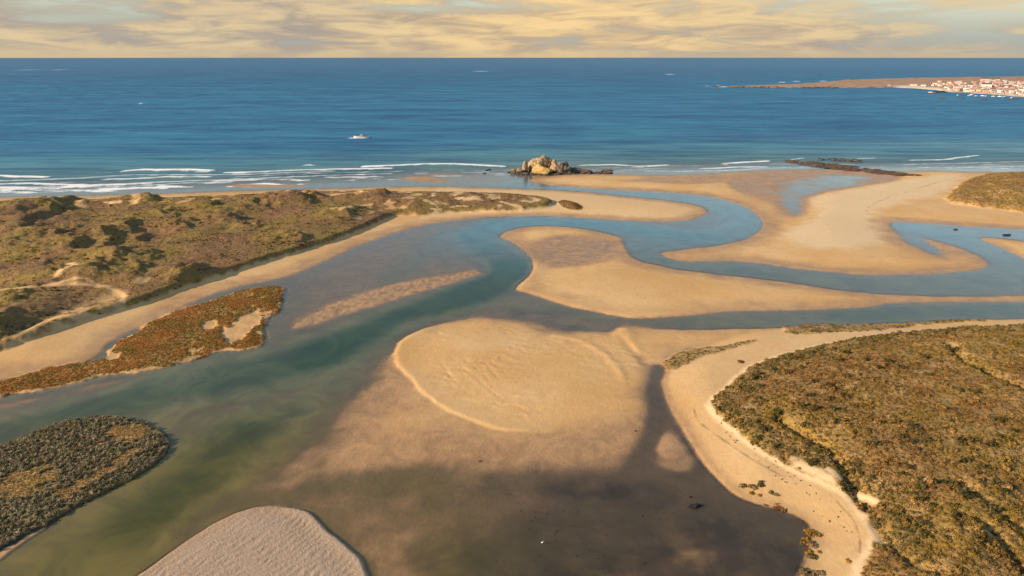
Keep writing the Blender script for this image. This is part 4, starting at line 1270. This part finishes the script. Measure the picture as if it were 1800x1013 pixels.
M_whull = simple_mat("white_hull", (0.52, 0.53, 0.53), 0.4, 0.3, 0.08)
M_wheel = simple_mat("wheelhouse_grey", (0.30, 0.29, 0.32), 0.5, 0.3, 0.1)
M_deck = simple_mat("dark_deck_gear", (0.035, 0.035, 0.04), 0.7, 0.5, 0.2)
for px, py, k_, lb in ((635, 243.0, 1.0, "white fishing boat with dark wheelhouse out in the middle of the bay"), (250, 182.8, 0.62, "small pale boat far out at the left of the bay")):
    fb = link("fishing_boat", None, loc=(*at(px, py), 0.0), rz=math.pi + 0.1); tag(fb, lb, "boat")
    fb.scale = (k_, k_, k_)
    link("hull", hull_mesh(19.0, 5.6, 2.6), M_whull, fb)
    link("wheelhouse", box_mesh("wheelhouse", 4.2, 3.4, 3.6, 0.86, 0.12), M_wheel, fb, loc=(-0.5, 0, 1.2))
    link("net_drum", box_mesh("net_drum", 5.0, 3.2, 1.7, 0.7, 0.2), M_deck, fb, loc=(-5.2, 0, 1.2))
    link("mast", box_mesh("mast", 0.3, 0.3, 6.0, 0.5), M_deck, fb, loc=(-2.9, 0, 1.2))

M_white = simple_mat("white_paint", (0.78, 0.78, 0.76))
M_feather = simple_mat("white_feather", (0.8, 0.8, 0.78))
M_horn = simple_mat("dark_horn", (0.05, 0.045, 0.04))
bird = link("wading_bird", None, loc=(*at(953, 957), -0.10)); tag(bird, "small white wading bird standing in the dark pool at bottom centre", "bird")
bm = bmesh.new()
ring = [(-0.26, 0.50, 0.012), (-0.2, 0.52, 0.05), (-0.06, 0.55, 0.105), (0.07, 0.60, 0.10), (0.14, 0.67, 0.055), (0.15, 0.75, 0.034), (0.12, 0.84, 0.028), (0.13, 0.91, 0.030), (0.17, 0.945, 0.034), (0.22, 0.94, 0.015), (0.26, 0.935, 0.006)]
rows = []
for i, (bx_, bz_, br_) in enumerate(ring):
    p0 = ring[max(0, i - 1)]; p1 = ring[min(len(ring) - 1, i + 1)]
    tx, tz = p1[0] - p0[0], p1[1] - p0[1]; L_ = math.hypot(tx, tz); nx_, nz_ = -tz / L_, tx / L_
    rows.append([bm.verts.new((bx_ + nx_ * br_ * math.cos(a_), br_ * 0.85 * math.sin(a_), bz_ + nz_ * br_ * math.cos(a_))) for a_ in np.linspace(0, 2 * math.pi, 9)[:-1]])
for r0, r1 in zip(rows[:-1], rows[1:]):
    for k in range(8): bm.faces.new((r0[k], r0[(k + 1) % 8], r1[(k + 1) % 8], r1[k]))
bm.faces.new(rows[0]); bm.faces.new(rows[-1][::-1]); bmesh.ops.recalc_face_normals(bm, faces=bm.faces)
me = bpy.data.meshes.new("body"); bm.to_mesh(me); bm.free()
for p_ in me.polygons: p_.use_smooth = True
link("body", me, M_feather, bird)
for sy in (-0.035, 0.035):
    link("leg", box_mesh("leg", 0.014, 0.014, 0.52), M_horn, bird, loc=(-0.01, sy, 0.0))

# ------------------------------------------------------------------ far headland and its town
def az_of(px, py):
    q = at(px, py); return math.atan2(q[0], q[1])


def dist_of(px, py):
    return math.hypot(*at(px, py))


front = [(1290, 153.8), (1330, 154.6), (1400, 155), (1500, 154.8), (1570, 154.3), (1610, 155.5), (1640, 158), (1662, 161.5), (1700, 164.0), (1760, 167.0), (1800, 171), (1860, 176), (1960, 183)]
crest = [(1290, 153.0, 1.0), (1330, 151.2, 2.0), (1400, 149.0, 5.0), (1450, 145.5, 8.0), (1490, 141.2, 12.0), (1560, 139.0, 14.0), (1640, 137.2, 16.0), (1700, 136.4, 18.0), (1800, 135.0, 20.0), (1960, 134.0, 22.0)]
fa = np.array([az_of(a, b) for a, b in front]); fd_ = np.array([dist_of(a, b) for a, b in front])
ca = np.array([az_of(a, b) for a, b, _ in crest])
cd = np.array([math.hypot(*at(a, b, h_)) for a, b, h_ in crest]); chh = np.array([h_ for *_, h_ in crest])
HA, HR = 420, 150
ha = np.linspace(fa[0] - 0.004, R(44), HA); hr = np.exp(np.linspace(math.log(1350), math.log(4600), HR))
HAA, HRR = np.meshgrid(ha, hr)
hx, hy = (HRR * np.sin(HAA)).ravel(), (HRR * np.cos(HAA)).ravel()


def head_z(a, r, x, y):
    df = np.interp(a, fa, fd_) + 45 * fbm(x, y, 110, 4, 101); dc = np.maximum(np.interp(a, ca, cd), df + 40); hc = np.interp(a, ca, chh)
    u = (r - df) / (dc - df)
    zf = np.where(u < 1, hc * sstep(-0.25, 1.05, u) * 1.0, hc - (hc + 9) * sstep(1.0, 1.0 + 420 / (dc - df), u))
    edge = sstep(-12, 14, r - df)
    zf = -3 + (zf + 3 + (1.0 + 3.2 * fbm(x, y, 70, 5, 103)) * np.clip(hc / 8, 0.45, 1)) * edge
    return zf * 1.0 - 3 * (a < fa[0])


hz_ = head_z(HAA.ravel(), HRR.ravel(), hx, hy)
hm, t = new_mat("headland_heath")
pos = t.n('ShaderNodeNewGeometry').outputs['Position']
spz = t.n('ShaderNodeSeparateXYZ'); t.put(spz.inputs[0], pos)
c1 = t.mix(t.ramp(t.noise(pos, 0.012, 5, 0.65), 0.4, 0.62), (0.33, 0.185, 0.115), (0.25, 0.165, 0.095))
c1 = t.mix(t.ramp(t.noise(pos, 0.05, 4, 0.7), 0.55, 0.68), c1, (0.34, 0.24, 0.165))
bs = t.attr('beach').outputs['Fac']
c1 = t.mix(t.ramp(spz.outputs[2], 1.2, 3.4, 0.75, 0.0), c1, t.mix(t.ramp(t.noise(pos, 0.03, 4, 0.6), 0.4, 0.6), (0.11, 0.08, 0.06), (0.34, 0.24, 0.17)))
c1 = t.mix(bs, c1, (0.52, 0.43, 0.32))
finish(t, principled(t, c1, 0.95, 0.2, bump(t, t.noise(pos, 0.06, 5, 0.7), 0.8, 3.0)))
me, used = grid_mesh("headland", np.column_stack([hx, hy, hz_]), grid_faces(HR, HA))
ba = HAA.ravel(); bdf = HRR.ravel() - np.interp(ba, fa, fd_)
beach_m = sstep(az_of(1560, 155), az_of(1590, 155), ba) * sstep(az_of(1690, 160), az_of(1665, 160), ba) * sstep(150, 60, bdf)
beach_m = np.maximum(beach_m, 0.6 * sstep(az_of(1690, 160), az_of(1720, 160), ba) * sstep(60, 20, bdf))
fattr(me, 'beach', beach_m[used])
tag(link("headland", me, hm), kind='structure')

walls = {"white": simple_mat("white_render", (0.58, 0.54, 0.49), 0.9, 0.2, 0.06), "cream": simple_mat("cream_render", (0.52, 0.42, 0.29), 0.9, 0.2, 0.08),
         "pink": simple_mat("pink_render", (0.46, 0.29, 0.22), 0.9, 0.2, 0.08), "grey": simple_mat("grey_render", (0.30, 0.27, 0.26), 0.9, 0.2, 0.08)}
roofs = {"red": simple_mat("red_tiles", (0.27, 0.155, 0.12), 0.9, 0.3, 0.25), "dark": simple_mat("slate", (0.085, 0.075, 0.080), 0.9, 0.3, 0.2)}
M_pane = simple_mat("window_glass", (0.05, 0.055, 0.06), 0.2)


def gable_mesh(L, W, h_, over=0.4):
    V = [(-L / 2 - over, -W / 2 - over, 0), (L / 2 + over, -W / 2 - over, 0), (L / 2 + over, W / 2 + over, 0), (-L / 2 - over, W / 2 + over, 0), (-L / 2 - over, 0, h_), (L / 2 + over, 0, h_)]
    me = bpy.data.meshes.new("roof"); me.from_pydata(V, [], [(0, 1, 5, 4), (2, 3, 4, 5), (1, 2, 5), (3, 0, 4), (3, 2, 1, 0)])
    return me


def hip_mesh(L, W, h_, over=0.4):
    V = [(-L / 2 - over, -W / 2 - over, 0), (L / 2 + over, -W / 2 - over, 0), (L / 2 + over, W / 2 + over, 0), (-L / 2 - over, W / 2 + over, 0), (-L / 2 + W / 2, 0, h_), (L / 2 - W / 2, 0, h_)]
    me = bpy.data.meshes.new("roof"); me.from_pydata(V, [], [(0, 1, 5, 4), (2, 3, 4, 5), (1, 2, 5), (3, 0, 4), (3, 2, 1, 0)])
    return me


def place_on_head(px, f):
    """f = 0 at the waterfront, 1 on the crest"""
    a = az_of(px, np.interp(px, [p[0] for p in front], [p[1] for p in front]))
    df = np.interp(a, fa, fd_); dc = np.interp(a, ca, cd)
    r = df + 26 + f * (dc - df)
    x_, y_ = r * math.sin(a), r * math.cos(a)
    z_ = float(head_z(np.array([a]), np.array([r]), np.array([x_]), np.array([y_]))[0])
    return x_, y_, z_, a


cache = {}
names = {("white", "red"): "small white house with a red roof in the far town", ("white", "dark"): "small white house with a dark roof in the far town", ("cream", "red"): "small cream house with a red roof in the far town",
         ("pink", "red"): "small pink house with a red roof in the far town", ("grey", "dark"): "small grey house with a dark roof in the far town"}


def house(px, f, L, W, hgt, wc, rc_, label=None, rot=None, hip=False, group=True):
    x_, y_, z_, a = place_on_head(px, f)
    if z_ < 0.6: z_ = 0.6
    o = link("house", None, loc=(x_, y_, z_ - 1.0), rz=(-a + random.uniform(-0.5, 0.5)) if rot is None else -a + rot)
    where = ("waterfront" if f < 0.08 else "lower slope" if f < 0.22 else "upper slope") + " of the far town, " + ("left end" if px < 1690 else "middle" if px < 1750 else "right end")
    tag(o, label or names[(wc, rc_)].replace("with a ", "with ").replace("in the far town", where), "house", "houses of the far seaside town")
    key = (round(L), round(W), round(hgt), wc, rc_, hip)
    if key not in cache:
        wme = box_mesh("wall", round(L), round(W), round(hgt) + 1.0); wme.materials.append(walls[wc])
        rme = (hip_mesh if hip else gable_mesh)(round(L), round(W), 0.28 * round(W)); rme.materials.append(roofs[rc_])
        pme = box_mesh("window", 1.3, 0.16, 1.5)
        pme.materials.append(M_pane)
        cache[key] = (wme, rme, pme)
    wme, rme, pme = cache[key]
    link("wall", wme, parent=o); link("roof", rme, parent=o, loc=(0, 0, round(hgt) + 1.0))
    for st_ in range(max(1, round(hgt) // 3)):
        for u in np.linspace(-0.32, 0.32, 3):
            link("window", pme, parent=o, loc=(u * round(L), -round(W) / 2, 2.0 + 3.0 * st_))
    return o


combos = [("white", "red")] * 9 + [("cream", "red")] * 4 + [("pink", "red")] * 4 + [("white", "dark")] * 3 + [("grey", "dark")] * 2
taken = []
tries = 0
while len(taken) < 230 and tries < 12000:
    tries += 1
    px = random.triangular(1630, 1815, 1765); f = abs(random.gauss(0, 0.22)) if random.random() < 0.8 else random.uniform(0, 0.5)
    if px < 1668 and f < 0.10: continue
    if f > 0.55: continue
    x_, y_, *_ = place_on_head(px, f)
    if any((x_ - q[0]) ** 2 + (y_ - q[1]) ** 2 < 13.5 ** 2 for q in taken): continue
    taken.append((x_, y_))
    wc, rc_ = random.choice(combos)
    house(px, f, random.choice((8, 10, 12, 14)), random.choice((8, 9)), random.choice((4, 5, 6, 8)), wc, rc_, hip=random.random() < 0.4)
house(1735, 0.60, 60, 20, 7, "pink", "dark", "long dark roofed hall on the ridge above the far town", rot=0.0)
house(1731, 0.16, 26, 16, 13, "white", "dark", "tall white block standing highest in the middle of the far town", rot=0.1)
house(1605, 0.10, 22, 10, 4, "cream", "red", "lone long cream building on the white beach left of the town", rot=0.0)
house(1622, 0.12, 14, 9, 5, "white", "red", "lone white house at the right end of the white beach", rot=0.1)
house(1562, 0.06, 10, 8, 4, "pink", "red", "lone pink hut at the left end of the white beach", rot=0.0)

# quay and moored boats
M_stone = simple_mat("quay_stone", (0.13, 0.11, 0.10), 0.95, 0.2, 0.2)
q0, q1 = at(1638, 163.2), at(1662, 162.6)
L_ = math.hypot(q1[0] - q0[0], q1[1] - q0[1])
qy = link("quay", None, loc=((q0[0] + q1[0]) / 2, (q0[1] + q1[1]) / 2, -1.0), rz=math.atan2(q1[1] - q0[1], q1[0] - q0[0])); tag(qy, "dark stone quay reaching left from the far town", "quay")
link("wall", box_mesh("wall", L_, 9, 4.2, 0.98), M_stone, qy)
link("parapet", box_mesh("parapet", L_ * 0.96, 1.4, 1.5), M_stone, qy, loc=(0, 3.2, 4.2))
link("landing", box_mesh("landing", 14, 14, 3.4, 0.9), simple_mat("pale_stone", (0.42, 0.32, 0.24), 0.95, 0.2, 0.2), qy, loc=(-L_ / 2, 0, 0))
M_hullw = simple_mat("boat_white", (0.8, 0.8, 0.8), 0.4)
M_cab = simple_mat("cabin_grey", (0.55, 0.58, 0.6), 0.4)
bh = hull_mesh(9.0, 3.2, 1.7); bh.materials.append(M_hullw)
bcab = box_mesh("cabin", 3.0, 2.0, 1.6, 0.85); bcab.materials.append(M_cab)
for px, py in ((1684, 168.2), (1704, 168.8), (1708, 167.4), (1716, 169.4), (1727, 169.2), (1733, 170.0), (1746, 170.2), (1757, 170.4), (1765, 171.0), (1778, 173.0)):
    bo = link("moored_boat", None, loc=(*at(px, py), 0.0), rz=random.uniform(-0.6, 0.6)); tag(bo, "tiny white boat moored off the far town", "boat", "boats moored off the far town")
    link("hull", bh, parent=bo); link("cabin", bcab, parent=bo, loc=(-0.4, 0, 0.9))
for px, py, w_, lb in ((1655, 173.3, 24, "low dark rock in the bay below the quay"), (1690, 174.6, 16, "dark rock awash in the bay right of the quay rocks"), (1729, 175.2, 20, "dark rock awash below the moored boats"), (1780, 175.0, 26, "dark rock awash at the right below the town")):
    rock(px, py, w_, 12, 2.6, M_darkrock, lb, sub=3, base=-0.4)
for k in range(40):
    px = random.uniform(1262, 1470); py = np.interp(px, [1262, 1330, 1470], [152.6, 154.2, 154.6]) + random.uniform(-0.6, 0.5)
    rock(px, py, random.uniform(10, 34), random.uniform(10, 20), random.uniform(2, 5.5), random.choice([M_granite, M_darkrock, M_granite]), "pinkish rock along the outer shore of the far headland", "rocks along the far headland", sub=2, name="shore_rock", base=-0.3)
print("counts", n_heath, len(taken), len(bpy.data.objects))
